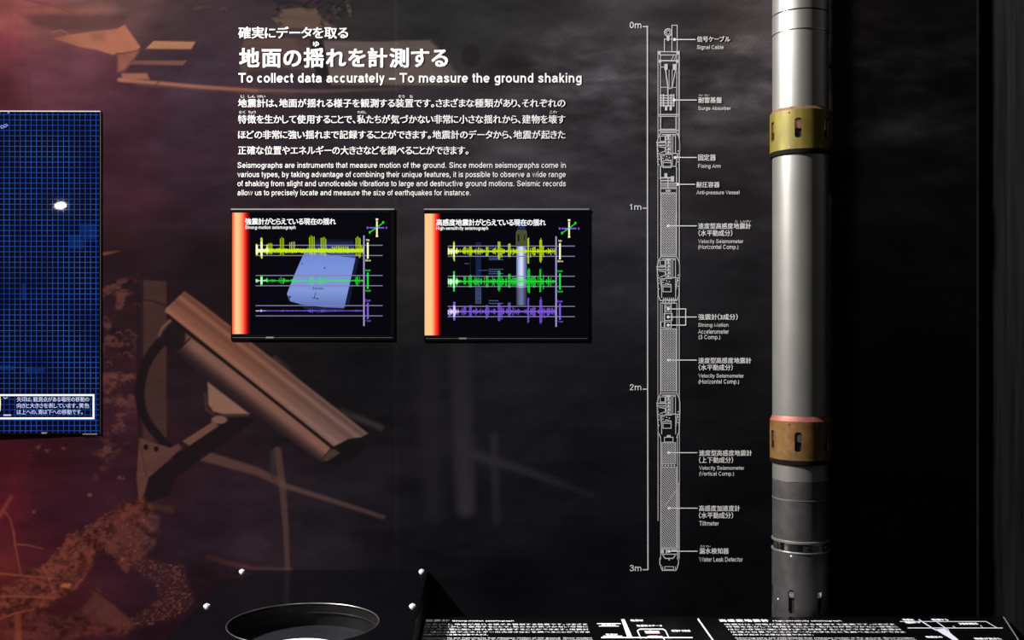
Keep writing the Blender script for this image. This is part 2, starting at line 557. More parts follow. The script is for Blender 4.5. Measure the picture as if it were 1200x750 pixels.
def paint(X, Y):
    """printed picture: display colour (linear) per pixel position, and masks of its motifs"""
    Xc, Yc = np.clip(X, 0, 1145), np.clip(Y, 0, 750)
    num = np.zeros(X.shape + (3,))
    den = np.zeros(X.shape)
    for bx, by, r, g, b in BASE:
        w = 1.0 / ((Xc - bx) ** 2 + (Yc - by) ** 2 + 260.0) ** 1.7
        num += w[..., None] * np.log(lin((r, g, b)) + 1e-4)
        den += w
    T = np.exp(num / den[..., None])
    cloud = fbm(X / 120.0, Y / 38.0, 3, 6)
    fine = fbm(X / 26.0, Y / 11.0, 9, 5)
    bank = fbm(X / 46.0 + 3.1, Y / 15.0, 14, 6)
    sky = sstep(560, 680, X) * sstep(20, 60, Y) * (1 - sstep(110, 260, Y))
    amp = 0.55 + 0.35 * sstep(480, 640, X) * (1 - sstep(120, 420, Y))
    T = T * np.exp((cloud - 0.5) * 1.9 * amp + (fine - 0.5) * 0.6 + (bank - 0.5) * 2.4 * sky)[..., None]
    masks = {}

    def over(alpha, c, tex=None):
        nonlocal T
        c = lin(c)
        cc = np.broadcast_to(c, T.shape)
        if tex is not None:
            cc = cc * tex[..., None]
        a = alpha[..., None]
        T = T * (1 - a) + cc * a

    def poly(pts, c, soft=1.0, op=1.0, tex=None, mask=None):
        a = op * sstep(soft, -soft, sd_poly(X, Y, pts))
        over(a, c, tex)
        if mask:
            masks[mask] = np.maximum(masks.get(mask, 0), a)

    def path(pts, c, w0, w1=None, soft=1.0, op=1.0, fade=None, mask=None, tex=None):
        d, t = sd_path(X, Y, pts)
        w = w0 + (w1 - w0) * t if w1 is not None else w0
        a = op * sstep(soft, -soft, d - w / 2)
        if fade is not None:
            a = a * (fade[0] + (fade[1] - fade[0]) * t)
        over(a, c, tex)
        if mask:
            masks[mask] = np.maximum(masks.get(mask, 0), a)

    grain = 0.75 + 0.5 * fbm(X / 9.0, Y / 9.0, 21, 4)
    streak = 0.8 + 0.4 * fbm(X / 40.0, Y / 5.0, 33, 4)
    # --- scattered papers, top left
    poly([(20, 12), (60, 8), (110, 12), (118, 16), (90, 16), (60, 17), (34, 15)], (150, 85, 66), 3, 0.5, grain)
    poly([(24, 17), (90, 18), (150, 16), (148, 26), (130, 34), (75, 36), (40, 30)], (78, 48, 48), 5, 0.65, grain)
    path([(30, 0), (60, 6), (85, 15), (92, 22)], (84, 52, 48), 2, 1, 1.2, 0.6)
    poly([(62, 45), (80, 41), (108, 37), (137, 34), (146, 29), (156, 43), (166, 57), (150, 61), (132, 64), (112, 58), (94, 55)],
         (176, 108, 82), 1.2, 0.9, (0.62 + 0.38 * sstep(62, 112, X)) * 0.85 + 0.3 * fbm(X / 18, Y / 18, 5), 'printed_papers')
    poly([(106, 38), (122, 38), (124, 48), (108, 47)], (120, 76, 62), 5, 0.55)
    path([(62, 38), (70, 35), (78, 38), (80, 42)], (150, 96, 86), 1.4, None, 0.8, 0.7)
    path([(168, 54), (160, 60), (148, 62), (136, 63)], (70, 42, 40), 1.6, None, 0.8, 0.9)
    path([(170, 50), (163, 60)], (70, 48, 50), 3, None, 1.2, 0.8)
    poly([(138, 64), (163, 59), (156, 70), (146, 82), (138, 84)], (160, 98, 78), 3, 0.7, grain, 'printed_papers')
    poly([(180, 48), (229, 49), (224, 57.5), (171, 57)], (172, 116, 88), 0.9, 0.95, streak, 'printed_papers')
    poly([(158, 71), (219, 71), (214, 76.5), (150, 75.5)], (122, 80, 70), 1.2, 0.85, streak, 'printed_papers')
    poly([(142, 86), (172, 86), (175, 93), (144, 93)], (164, 104, 84), 1.8, 0.8, streak, 'printed_papers')
    path([(140, 93.5), (180, 97), (236, 102), (300, 106)], (168, 108, 86), 4.5, 3.5, 1.8, 0.9, (1, 0.75), 'printed_papers', streak)
    path([(300, 106), (380, 107), (470, 104)], (122, 92, 80), 3, 3, 2.0, 0.8, (1, 0.15))
    path([(160, 99), (240, 106), (330, 110)], (96, 66, 62), 3, 2, 2.0, 0.6, (1, 0.2))
    path([(198, 83), (190, 91), (182, 101)], (58, 42, 46), 1.4, None, 0.8, 0.8)
    for a, b in (((228, 8), (246, 8)), ((226, 11), (236, 10)), ((258, 12), (262, 9)), ((262, 9), (266, 12))):
        path([a, b], (104, 80, 74), 1, None, 0.8, 0.5)
    # --- sheets behind the heading
    poly([(328, 12), (350, 9), (370, 10), (377, 22), (386, 28), (394, 31), (370, 33), (330, 33), (318, 21), (328, 18)],
         (96, 76, 63), 1.2, 0.9, streak, 'printed_papers')
    path([(325, 4), (345, 2), (366, 10)], (30, 27, 28), 5, 3, 3, 0.8)
    path([(385, 2), (402, 9), (408, 16)], (26, 25, 26), 3, 2, 2, 0.8)
    path([(372, 16), (380, 20), (390, 30)], (30, 28, 28), 2, 1, 1.5, 0.6)
    poly([(406, 4), (412, 8), (411, 19), (408, 18)], (96, 80, 68), 1.0, 0.8)
    rr = random.Random(5)
    for _ in range(46):
        bx_, by_ = rr.uniform(318, 412), rr.uniform(-2, 20) if rr.random() < 0.7 else rr.uniform(10, 32)
        if 332 < bx_ < 372 and by_ > 9:
            continue
        an, ln = rr.uniform(-0.9, 0.9), rr.uniform(4, 11)
        path([(bx_, by_), (bx_ + ln * math.cos(an), by_ + ln * math.sin(an))], (27, 25, 26), rr.uniform(1.5, 4), 0.6, 1.2, 0.75)
    for _ in range(16):
        bx_, by_ = rr.uniform(370, 412), rr.uniform(2, 22)
        path([(bx_, by_), (bx_ + rr.uniform(2, 6), by_ + rr.uniform(-4, 4))], (84, 70, 60), 1.6, 0.6, 0.9, 0.55)
    poly([(286, 45), (346, 45), (350, 56), (350, 74), (368, 89), (282, 89), (281, 70)], (88, 67, 61), 1.2, 0.9, streak, 'printed_papers')
    poly([(344, 45), (363, 47), (371, 89), (366, 89), (350, 60)], (76, 60, 58), 1.2, 0.9, streak)
    poly([(363, 46), (379, 46), (387, 92), (371, 92)], (30, 27, 31), 1.5, 0.95)
    poly([(290, 82), (330, 79), (366, 84), (372, 90), (290, 92)], (52, 43, 50), 2.5, 0.8)
    d = sd_poly(X, Y, [(379, 48), (440, 49), (503, 47), (512, 55), (526, 74), (546, 100), (388, 99)])
    a = sstep(1.5, -1.5, d) * (1 - 0.75 * sstep(500, 550, X))
    over(a, (92, 79, 76), streak)
    masks['printed_papers'] = np.maximum(masks['printed_papers'], a * (X < 520))
    d = np.hypot((X - 552) / 11, (Y - 66) / 13)
    over(0.75 * sstep(1.2, 0.8, d), (33, 29, 31))
    path([(545, 104), (600, 108), (690, 106)], (44, 38, 40), 6, 3, 4, 0.5)
    path([(470, 106), (520, 100), (560, 102)], (58, 50, 50), 4, 3, 2.5, 0.5)
    # --- slope and house behind the big screen
    poly([(115, 296), (140, 294), (128, 298), (117, 300)], (108, 64, 46), 1.5, 0.8)
    m = fbm(X / 14.0, Y / 10.0, 41, 5)
    reg = sstep(8, -8, sd_poly(X, Y, [(112, 330), (160, 325), (158, 505), (112, 560)]))
    over(reg * sstep(0.52, 0.72, m) * 0.75, (92, 52, 48))
    for k in range(16):
        cx, cy = random.uniform(118, 158), random.uniform(335, 520)
        path([(cx, cy), (cx + 4, cy - 2), (cx + 7, cy + 2)], (104, 62, 54), 1.2, None, 0.9, 0.55)
    poly([(168, 328), (195, 330), (195, 520), (168, 516)], (62, 40, 36), 1.2, 0.9, streak)
    path([(161, 330), (163, 500), (161, 580)], (30, 17, 20), 3.5, None, 2, 0.8)
    path([(164, 350), (180, 353), (194, 358)], (30, 18, 20), 1.8, None, 1, 0.8)
    # --- slanting window light under the camera
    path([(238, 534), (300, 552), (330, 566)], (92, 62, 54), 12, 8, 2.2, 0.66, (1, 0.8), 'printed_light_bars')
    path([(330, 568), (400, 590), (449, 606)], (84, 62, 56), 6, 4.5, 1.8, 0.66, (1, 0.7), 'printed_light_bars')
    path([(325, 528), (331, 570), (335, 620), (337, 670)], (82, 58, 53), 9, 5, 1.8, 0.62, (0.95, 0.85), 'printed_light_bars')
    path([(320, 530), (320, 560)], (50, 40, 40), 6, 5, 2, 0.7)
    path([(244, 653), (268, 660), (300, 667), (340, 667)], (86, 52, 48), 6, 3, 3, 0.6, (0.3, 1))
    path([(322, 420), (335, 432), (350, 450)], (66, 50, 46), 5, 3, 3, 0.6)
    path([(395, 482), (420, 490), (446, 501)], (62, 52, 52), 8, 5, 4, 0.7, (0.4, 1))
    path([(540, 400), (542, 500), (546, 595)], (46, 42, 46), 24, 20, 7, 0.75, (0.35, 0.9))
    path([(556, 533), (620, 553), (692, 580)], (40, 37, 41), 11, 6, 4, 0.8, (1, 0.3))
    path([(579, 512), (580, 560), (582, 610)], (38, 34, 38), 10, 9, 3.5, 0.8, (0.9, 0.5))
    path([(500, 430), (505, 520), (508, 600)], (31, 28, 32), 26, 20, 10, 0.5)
    # --- the printed surveillance camera
    cable = [(207, 388), (188, 402), (172, 424), (164, 455), (168, 485), (186, 512), (212, 538)]
    cable = smooth(cable, 6)
    path(cable, (23, 14, 18), 13, 10, 1.6, 0.96, None, 'printed_surveillance_camera')
    poly([(163, 513), (199, 525), (209, 520), (213, 525), (174, 560), (168, 580), (163, 590), (160, 560)], (84, 52, 46), 1.2, 0.95, streak,
         'printed_surveillance_camera')
    path([(163, 514), (172, 560)], (52, 32, 32), 1.5, None, 1, 0.7)
    for hx, hy in ((171, 524), (183, 526)):
        over(sstep(1.25, 0.85, np.hypot((X - hx) / 2.8, (Y - hy) / 3.2)), (24, 15, 17))
    poly([(252, 494), (285, 486), (300, 492), (262, 520), (205, 560), (200, 580), (170, 590), (174, 560), (216, 527)],
         (24, 16, 19), 1.6, 0.97, None, 'printed_surveillance_camera')
    poly([(163, 588), (205, 593), (203, 602), (166, 594)], (58, 34, 33), 1.8, 0.8)
    poly([(214, 517), (250, 494), (256, 499), (222, 522)], (98, 66, 55), 1.4, 0.95, None, 'printed_surveillance_camera')
    # body below the sun shield: bright along the top, dark along the belly
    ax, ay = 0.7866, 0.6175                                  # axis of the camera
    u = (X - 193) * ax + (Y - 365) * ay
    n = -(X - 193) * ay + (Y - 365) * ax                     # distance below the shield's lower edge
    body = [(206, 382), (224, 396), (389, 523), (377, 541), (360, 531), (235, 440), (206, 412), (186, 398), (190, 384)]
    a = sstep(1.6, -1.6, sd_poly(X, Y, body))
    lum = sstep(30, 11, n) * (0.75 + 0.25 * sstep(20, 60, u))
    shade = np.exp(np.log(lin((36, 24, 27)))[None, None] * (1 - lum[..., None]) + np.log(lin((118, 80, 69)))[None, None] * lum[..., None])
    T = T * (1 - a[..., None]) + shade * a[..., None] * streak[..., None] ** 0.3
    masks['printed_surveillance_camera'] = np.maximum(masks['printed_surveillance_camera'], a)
    path([(222, 397), (209, 410)], (30, 19, 22), 2.6, None, 1, 0.9)
    path([(389, 524), (376, 540)], (30, 20, 22), 2.0, None, 1, 0.9)
    over(0.97 * sstep(1.15, 0.85, np.hypot((X - 204) / 14, (Y - 395) / 15)) * (n > 2), (25, 15, 19))
    path([(199, 376), (190, 384), (186, 394)], (110, 74, 62), 3.5, 2, 1.2, 0.8)
    # plate of the bracket
    poly([(243.5, 448), (292, 485), (262, 485), (250, 482), (244.5, 474)], (126, 90, 75), 1.4, 0.97, streak, 'printed_surveillance_camera')
    path([(240, 462), (242, 480), (252, 487), (290, 487)], (66, 46, 42), 2.0, None, 1.2, 0.8)
    over(0.9 * sstep(1.2, 0.8, np.hypot((X - 257) / 9, (Y - 492) / 4.5)), (116, 80, 68))
    # front glass end
    poly([(391, 523), (409, 514), (425, 511), (432, 509), (433, 518), (418, 535), (398, 546), (376, 543)], (19, 15, 18), 1.6, 0.97,
         None, 'printed_surveillance_camera')
    poly([(389, 524), (398, 531), (384, 540), (377, 540)], (70, 52, 48), 1.4, 0.8)
    # sun shield
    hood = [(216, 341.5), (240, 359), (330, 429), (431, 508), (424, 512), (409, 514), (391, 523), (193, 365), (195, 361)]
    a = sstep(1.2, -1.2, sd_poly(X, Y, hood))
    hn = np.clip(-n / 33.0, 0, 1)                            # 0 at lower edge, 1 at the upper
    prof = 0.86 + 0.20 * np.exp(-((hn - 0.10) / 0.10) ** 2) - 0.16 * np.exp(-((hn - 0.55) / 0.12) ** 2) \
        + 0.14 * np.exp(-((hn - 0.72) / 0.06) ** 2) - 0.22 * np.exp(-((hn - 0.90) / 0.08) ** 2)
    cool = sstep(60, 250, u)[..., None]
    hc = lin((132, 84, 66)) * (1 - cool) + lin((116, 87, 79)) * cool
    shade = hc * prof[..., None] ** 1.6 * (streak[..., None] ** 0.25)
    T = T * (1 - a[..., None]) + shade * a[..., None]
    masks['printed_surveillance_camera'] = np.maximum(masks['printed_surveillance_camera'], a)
    path([(197, 369.5), (300, 453), (390, 525)], (22, 15, 17), 3.2, 4.2, 1.0, 0.97)
    # --- rubble
    rub = 0.5 * fbm(X / 16.0, Y / 12.0, 55, 6) + 0.5 * fbm(X / 4.5, Y / 3.5, 56, 4)
    tex = 0.35 + 1.3 * sstep(0.3, 0.72, rub)
    warp = (fbm(X / 12.0, Y / 12.0, 61, 4) - 0.5) * 26 + (fbm(X / 4.0, Y / 4.0, 62, 3) - 0.5) * 8
    heap = [(162, 582), (182, 592), (176, 622), (166, 640), (172, 658), (150, 668), (132, 650), (120, 648), (110, 640), (104, 670),
            (92, 690), (60, 706), (0, 724), (0, 690), (30, 672), (46, 664), (72, 640), (78, 628), (108, 612), (128, 600)]
    a = sstep(3, -3, sd_poly(X, Y, heap) + warp * 0.5)
    warm = sstep(150, 40, X)
    over(a * 0.9, (80, 38, 33), tex)
    over(a * 0.35 * warm, (104, 46, 34), tex)
    masks['printed_rubble'] = a.copy()
    low = sstep(5, -5, sd_poly(X, Y, [(0, 726), (40, 716), (72, 722), (98, 712), (114, 690), (124, 700), (158, 735), (150, 745), (110, 742),
                                      (90, 752), (0, 760)]) + warp * 0.6)
    over(low * 0.7, (70, 32, 29), tex)
    masks['printed_rubble'] = np.maximum(masks['printed_rubble'], low)
    slab = [(96, 715), (113, 693), (160, 733), (148, 739), (120, 730)]
    poly(slab, (80, 41, 37), 1.8, 0.85, 0.6 + 0.6 * fbm(X / 5.0, Y / 5.0, 71), 'printed_rubble')
    path([(112, 692), (135, 708), (160, 730)], (40, 22, 27), 3, 2, 1.5, 0.8)
    poly([(176, 600), (188, 606), (186, 625), (178, 645), (162, 650), (170, 622)], (72, 42, 44), 4, 0.7, tex)
    over(0.9 * sstep(1.3, 0.6, np.hypot((X - 78) / 7, (Y - 686) / 3)), (150, 82, 54))
    gravel = sstep(6, -6, sd_poly(X, Y, [(120, 625), (160, 600), (176, 605), (162, 646), (185, 660), (214, 664), (226, 705), (214, 718), (160, 736),
                                         (140, 735), (190, 700), (180, 680), (150, 665), (128, 648)]))
    cell = vnoise(X / 2.6, Y / 2.2, 83)
    over(gravel * 0.35, (66, 34, 34))
    over(gravel * sstep(0.62, 0.82, cell) * 0.5, (92, 52, 46))
    over(gravel * sstep(0.86, 0.96, vnoise(X / 3.1, Y / 2.4, 88)) * 0.8, (118, 72, 64))
    rr = random.Random(9)
    zone = [(120, 625), (160, 600), (176, 605), (162, 646), (185, 660), (214, 664), (226, 705), (214, 718), (160, 738), (140, 735), (190, 700), (180, 680),
            (150, 665), (128, 648)]

    def inside(px_, py_, pg):
        c_ = False
        for i_ in range(len(pg)):
            (x1_, y1_), (x2_, y2_) = pg[i_], pg[i_ - 1]
            if (y1_ > py_) != (y2_ > py_) and px_ < (x2_ - x1_) * (py_ - y1_) / (y2_ - y1_) + x1_:
                c_ = not c_
        return c_
    if X.min() < 120 < X.max():
        for _ in range(640):
            sx_, sy_ = rr.uniform(60, 230), rr.uniform(590, 745)
            ing = inside(sx_, sy_, zone)
            if not ing and not (inside(sx_, sy_, heap) and rr.random() < 0.5):
                continue
            r_ = rr.uniform(0.7, 1.9) if ing else rr.uniform(0.8, 2.6)
            w_ = (np.abs(X - sx_) < 7) & (np.abs(Y - sy_) < 7)
            if not w_.any():
                continue
            ee = np.hypot((X[w_] - sx_) / r_, (Y[w_] - sy_) / (r_ * 0.72))
            aa = sstep(1.25, 0.75, ee)
            up_ = np.clip(0.55 - 0.55 * (Y[w_] - sy_) / r_ - 0.25 * (X[w_] - sx_) / r_, 0, 1)
            lo_, hi_ = lin((36, 16, 21)), lin((112 + rr.uniform(-24, 14), 60 + rr.uniform(-14, 8), 51))
            cc_ = lo_[None] * (1 - up_[:, None]) + hi_[None] * up_[:, None]
            T[w_] = T[w_] * (1 - 0.85 * aa[:, None]) + cc_ * 0.85 * aa[:, None]
        for _ in range(26):
            sx_, sy_ = rr.uniform(20, 150), rr.uniform(625, 735)
            if inside(sx_, sy_, heap):
                path([(sx_, sy_), (sx_ - rr.uniform(6, 16), sy_ + rr.uniform(5, 14))], (44, 22, 26), 2.4, 0.8, 1.4, 0.6)
    # torn cables and posts at the far left
    for pts, w in (([(16, 624), (18, 640), (24, 672)], 1.9), ([(0, 672), (30, 675), (66, 678)], 2.2), ([(0, 699), (30, 699), (64, 701)], 2.2),
                   ([(20, 638), (34, 639), (50, 643)], 1.5), ([(50, 662), (58, 680), (63, 693)], 1.5), ([(0, 725), (20, 718), (40, 714)], 1.6)):
        path(pts, (128, 62, 48), w, None, 1.0, 0.75, (1, 0.6))
    path([(0, 604), (6, 594), (13, 582)], (124, 58, 40), 5, 3, 2.5, 0.6)
    path([(6, 600), (12, 608), (16, 624)], (124, 60, 46), 1.8, None, 1.2, 0.6)
    poly([(17, 718), (24, 718), (26, 760), (18, 760)], (120, 56, 40), 2, 0.6, grain)
    for cx, cy, r in ((50, 526, 9), (36, 536, 6), (75, 527, 6), (142, 560, 5), (38, 600, 4), (105, 580, 4)):
        mm = np.hypot((X - cx) / r, (Y - cy) / (r * 0.6))
        over(0.7 * sstep(1.3, 0.2, mm) * sstep(0.42, 0.7, fbm(X / 5, Y / 4, 91)), (124, 66, 50))
    for pts in ([(35, 128), (34, 100), (33, 84)],):
        path(pts, (70, 36, 44), 5, 4, 3, 0.4)
    # hairline joints between the panels, their light-catching edges painted into the print
    for jx, k in ((16.4, 0.10), (464.4, 0.65)):
        T = T * (1 + k * sstep(1.3, 0.2, np.abs(X - jx)))[..., None]
    # the halftone of the print
    T = T * (1 + 0.10 * np.sin(X * 2.1 + Y * 1.2) * np.sin(Y * 2.1 - X * 1.2))[..., None]
    return T, masks


# ------------------------------------------------------------------ materials
def mural_material():
    m = bpy.data.materials.new('mural_print')
    m.use_nodes = True
    nt = m.node_tree
    b = nt.nodes['Principled BSDF']
    b.inputs['Roughness'].default_value = 0.8
    set_in(b, 'Specular IOR Level', 0.02)
    at_ = nt.nodes.new('ShaderNodeAttribute')
    at_.attribute_name = 'print'
    tc = nt.nodes.new('ShaderNodeTexCoord')
    nz = nt.nodes.new('ShaderNodeTexNoise')
    nz.inputs['Scale'].default_value = 420
    nz.inputs['Detail'].default_value = 3
    nt.links.new(tc.outputs['Object'], nz.inputs['Vector'])
    r = nt.nodes.new('ShaderNodeMapRange')
    r.inputs[1].default_value = 0.3
    r.inputs[2].default_value = 0.7
    r.inputs[3].default_value = 0.82
    r.inputs[4].default_value = 1.18
    nt.links.new(nz.outputs[0], r.inputs[0])
    mx = nt.nodes.new('ShaderNodeVectorMath')
    mx.operation = 'SCALE'
    nt.links.new(at_.outputs['Color'], mx.inputs[0])
    nt.links.new(r.outputs[0], mx.inputs['Scale'])
    nt.links.new(mx.outputs[0], b.inputs['Base Color'])
    return m


M_PRINT = mural_material()
M_WHITE = mat('white_print', (236, 236, 236), 0.6, spec=0.1)
M_GREYLINE = mat('pale_line_print', (196, 196, 200), 0.6, spec=0.1)
M_DIMLINE = mat('dim_line_print', (150, 150, 162), 0.6, spec=0.1)
M_WALL = mat('black_wall_paint', (16, 16, 17), 0.7, spec=0.2, noise=0.3, nscale=6)
M_SIDE = mat('dark_side_panel_painted_streaks', (8, 8, 9), 0.5, spec=0.1, noise=0.75, nscale=5, stretch=(1, 9, 0.5))  # noise paints pale upright reflection streaks into the base colour
M_FLOOR = mat('dark_carpet', (22, 22, 24), 0.9, spec=0.1, noise=0.4, nscale=200)
M_STEEL = mat('satin_steel', (158, 156, 152), 0.36, 0.8, noise=0.05, nscale=12, stretch=(1, 1, 0.6), rough_noise=0.03)
M_STEEL_DARK = mat('grey_oxide_steel', (100, 97, 98), 0.44, 0.85, noise=0.12, nscale=40, rough_noise=0.06)
M_CHROME = mat('polished_chrome', (225, 225, 228), 0.12, 1.0, noise=0.05, nscale=20)
M_BRASS = mat('yellow_anodised_collar', (98, 88, 26), 0.55, 0.35, noise=0.3, nscale=38, stretch=(1, 1, 0.3))
M_BRONZE = mat('brown_bronze_collar', (100, 70, 34), 0.55, 0.35, noise=0.35, nscale=45)
M_COPPER = mat('copper', (214, 150, 122), 0.3, 0.9, noise=0.2, nscale=50)
M_COPPERRING = mat('dull_copper', (130, 100, 80), 0.5, 0.7, noise=0.3, nscale=60)
M_PINKRING = mat('reddish_copper', (128, 72, 64), 0.6, 0.5, noise=0.3, nscale=60)
M_RUBBER = mat('black_rubber', (16, 11, 7), 0.7, spec=0.08, noise=0.2, nscale=40)
M_SLOT = mat('dark_slot', (40, 34, 30), 0.5, 0.4, noise=0.2, nscale=60)
M_BLACKTOP = mat('black_lacquer', (4, 4, 6), 0.14, spec=0.22, noise=0.15, nscale=30, rough_noise=0.03)
M_BLACKMAT = mat('matt_black_board', (9, 9, 10), 0.6, spec=0.25, noise=0.2, nscale=20)
M_SCREW = mat('bright_screw_head', (226, 226, 230), 0.4, 0.25, noise=0.1, nscale=60)
M_RIM = mat('turned_black_metal', (120, 116, 112), 0.3, 0.9, noise=0.1, nscale=40)
M_WELL = mat('black_well_lining', (18, 18, 17), 0.38, 0.2, noise=0.2, nscale=30)
M_WELLFLOOR = mat('grey_well_floor', (24, 24, 29), 0.35, 0.3, noise=0.2, nscale=25)
M_BEZEL = mat('black_bezel', (5, 5, 6), 0.35, spec=0.15, noise=0.1, nscale=30)
M_BEZEL_EDGE = mat('bezel_edge_and_highlight', (176, 172, 172), 0.4, 0.6, noise=0.1, nscale=30)


def glow(name, c, s=1.0, base=(3, 3, 4)):
    m = mat(name, base, 0.02, spec=0.5, emit=c, strength=s)
    return m


M_SCR = glow('screen_black', (4, 4, 10), 1.0)
M_SCRWHITE = glow('screen_white', (255, 255, 255), 1.25)
M_SCRLAV = glow('screen_lavender', (158, 150, 205), 0.95)
M_SCRGUIDE = glow('screen_grey_line', (142, 140, 176), 0.8)
M_YEL = glow('screen_yellow', (206, 236, 30), 0.95)
M_YELW = glow('screen_pale_yellow', (250, 255, 190), 1.05)
M_GRN = glow('screen_green', (40, 226, 60), 0.95)
M_GRNW = glow('screen_pale_green', (196, 255, 205), 1.05)
M_PUR = glow('screen_purple', (132, 92, 232), 0.95)
M_PURW = glow('screen_pale_purple', (216, 200, 255), 1.05)
M_DIMBLUE = glow('screen_dim_blue', (24, 38, 78), 0.8)


def gradient_glow(name, stops, x0, x1, axis=0, z0=None, z1=None):
    """emission that runs through colour stops along the object's x (or z)"""
    m = glow(name, (255, 255, 255), 1.0)
    nt = m.node_tree
    b = nt.nodes['Principled BSDF']
    tc = nt.nodes.new('ShaderNodeTexCoord')
    sp = nt.nodes.new('ShaderNodeSeparateXYZ')
    mr = nt.nodes.new('ShaderNodeMapRange')
    mr.inputs[1].default_value, mr.inputs[2].default_value = x0, x1
    cr = nt.nodes.new('ShaderNodeValToRGB')
    e = cr.color_ramp.elements
    while len(e) < len(stops):
        e.new(0.5)
    for i, (p, c) in enumerate(stops):
        e[i].position = p
        e[i].color = rgba(c)
    nt.links.new(tc.outputs['Object'], sp.inputs[0])
    nt.links.new(sp.outputs[axis], mr.inputs[0])
    nt.links.new(mr.outputs[0], cr.inputs[0])
    nt.links.new(cr.outputs[0], b.inputs['Emission Color'])
    return m


# ------------------------------------------------------------------ the room
XR = at(1146, 0).x                                  # inner corner with the right-hand wall
bm_obj('wall_back', box_bm(-3.2, XR + 0.25, 0.014, 0.2, 0, 3.2), M_WALL)['kind'] = 'structure'
bm_obj('wall_right', box_bm(XR + 0.002, XR + 0.2, -1.4, 0.013, 0.0, 3.2), M_SIDE)['kind'] = 'structure'
bm_obj('trim_1', box_bm(XR - 0.0045, XR + 0.0015, -0.003, -0.0004, 0.0, 3.2), mat('corner_strip', (120, 116, 116), 0.5, spec=0.1, noise=0.2, nscale=20))['kind'] = 'structure'
bm_obj('floor', box_bm(-3.2, XR + 0.25, -5.2, 0.2, -0.1, 0), M_FLOOR)['kind'] = 'structure'

# ------------------------------------------------------------------ the mural
mural = thing('wall_mural', 'dark full height wall mural printed with surveillance camera, rubble, clouds, white lettering and probe drawing',
              'mural', loc=(0, 0, 0))


def mural_sheet(xs, ys, split, label):
    X, Y = np.meshgrid(np.array(xs, float), np.array(ys, float))
    T, masks = paint(X, Y)
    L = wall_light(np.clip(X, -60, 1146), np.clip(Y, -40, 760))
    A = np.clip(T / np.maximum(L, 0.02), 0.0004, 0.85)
    ny, nx = X.shape
    k = DIST / F
    P = np.stack([(X - VX) * k, np.zeros_like(X), EYE + (VY - Y) * k], -1).reshape(-1, 3)
    A = A.reshape(-1, 3)
    idx = np.arange(nx * ny).reshape(ny, nx)
    quads = np.stack([idx[1:, :-1], idx[1:, 1:], idx[:-1, 1:], idx[:-1, :-1]], -1)
    owner = np.zeros((ny - 1, nx - 1), int)
    names = ['mural_panel']
    for nm in split:
        if nm not in masks:
            continue
        mk = masks[nm]
        cm = (mk[1:, 1:] + mk[:-1, :-1] + mk[1:, :-1] + mk[:-1, 1:]) / 4 > 0.5
        if cm.any():
            names.append(nm)
            owner[cm] = len(names) - 1
    for i, nm in enumerate(names):
        q = quads[owner == i].reshape(-1, 4)
        used, inv = np.unique(q.ravel(), return_inverse=True)
        v, a, f = P[used], A[used], inv.reshape(-1, 4)
        if i == 0:                        # the board behind the print
            x0, x1, z0, z1 = P[:, 0].min(), P[:, 0].max(), P[:, 2].min(), P[:, 2].max()
            n0 = len(v)
            y0, y1 = 0.0004, 0.0136
            bv = np.array([(x0, y0, z0), (x1, y0, z0), (x1, y0, z1), (x0, y0, z1), (x0, y1, z0), (x1, y1, z0), (x1, y1, z1), (x0, y1, z1)])
            bf = np.array([(0, 1, 2, 3), (5, 4, 7, 6), (1, 5, 6, 2), (4, 0, 3, 7), (3, 2, 6, 7), (4, 5, 1, 0)]) + n0
            v = np.vstack([v, bv])
            a = np.vstack([a, np.full((8, 3), 0.02)])
            f = np.vstack([f, bf])
        me = bpy.data.meshes.new(nm)
        me.vertices.add(len(v))
        me.vertices.foreach_set('co', v.astype(np.float32).ravel())
        me.loops.add(len(f) * 4)
        me.loops.foreach_set('vertex_index', f.astype(np.int32).ravel())
        me.polygons.add(len(f))
        me.polygons.foreach_set('loop_start', np.arange(0, len(f) * 4, 4, dtype=np.int32))
        me.update(calc_edges=True)
        ca = me.color_attributes.new('print', 'FLOAT_COLOR', 'POINT')
        ca.data.foreach_set('color', np.hstack([a, np.ones((len(a), 1))]).astype(np.float32).ravel())
        me.materials.append(M_PRINT)
        o = bpy.data.objects.new(nm, me)
        COL.objects.link(o)
        o.parent = mural
        o['label'] = label if i == 0 else MOTIF[nm]


MOTIF = {'printed_surveillance_camera': 'brown surveillance camera on a bracket, printed in the mural',
         'printed_rubble': 'reddish heap of rubble and gravel printed at lower left',
         'printed_papers': 'pale scattered papers printed at upper left',
         'printed_light_bars': 'crossing bars of pale light printed below the camera'}
YF = list(np.arange(-24, 776, 1.25))
YL = [-470, -260, -120] + YF + [830, 950, 1062]
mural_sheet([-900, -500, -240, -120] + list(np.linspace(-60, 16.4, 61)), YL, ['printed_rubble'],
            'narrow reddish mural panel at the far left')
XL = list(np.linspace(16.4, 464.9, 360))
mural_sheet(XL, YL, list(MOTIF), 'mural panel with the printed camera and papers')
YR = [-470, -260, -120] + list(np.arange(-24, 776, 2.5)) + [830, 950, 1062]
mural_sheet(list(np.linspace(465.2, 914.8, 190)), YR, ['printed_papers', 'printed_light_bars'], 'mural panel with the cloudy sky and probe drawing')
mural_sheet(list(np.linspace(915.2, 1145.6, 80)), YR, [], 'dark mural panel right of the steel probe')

# ---- lettering on the mural
D1 = 0.0006


def words(name, lines, m=M_WHITE, parent=mural, d=D1, label=None):
    fl = Flat()
    for ln in lines:
        body, x0, x1, y0, y1 = ln[:5]
        put_text(fl, body, x0, x1, y0, y1, ln[5] if len(ln) > 5 else 0.0, ln[6] if len(ln) > 6 else 0.10)
    o = fl.build(name, m, parent, d)
    if label:
        o['label'] = label
    return o


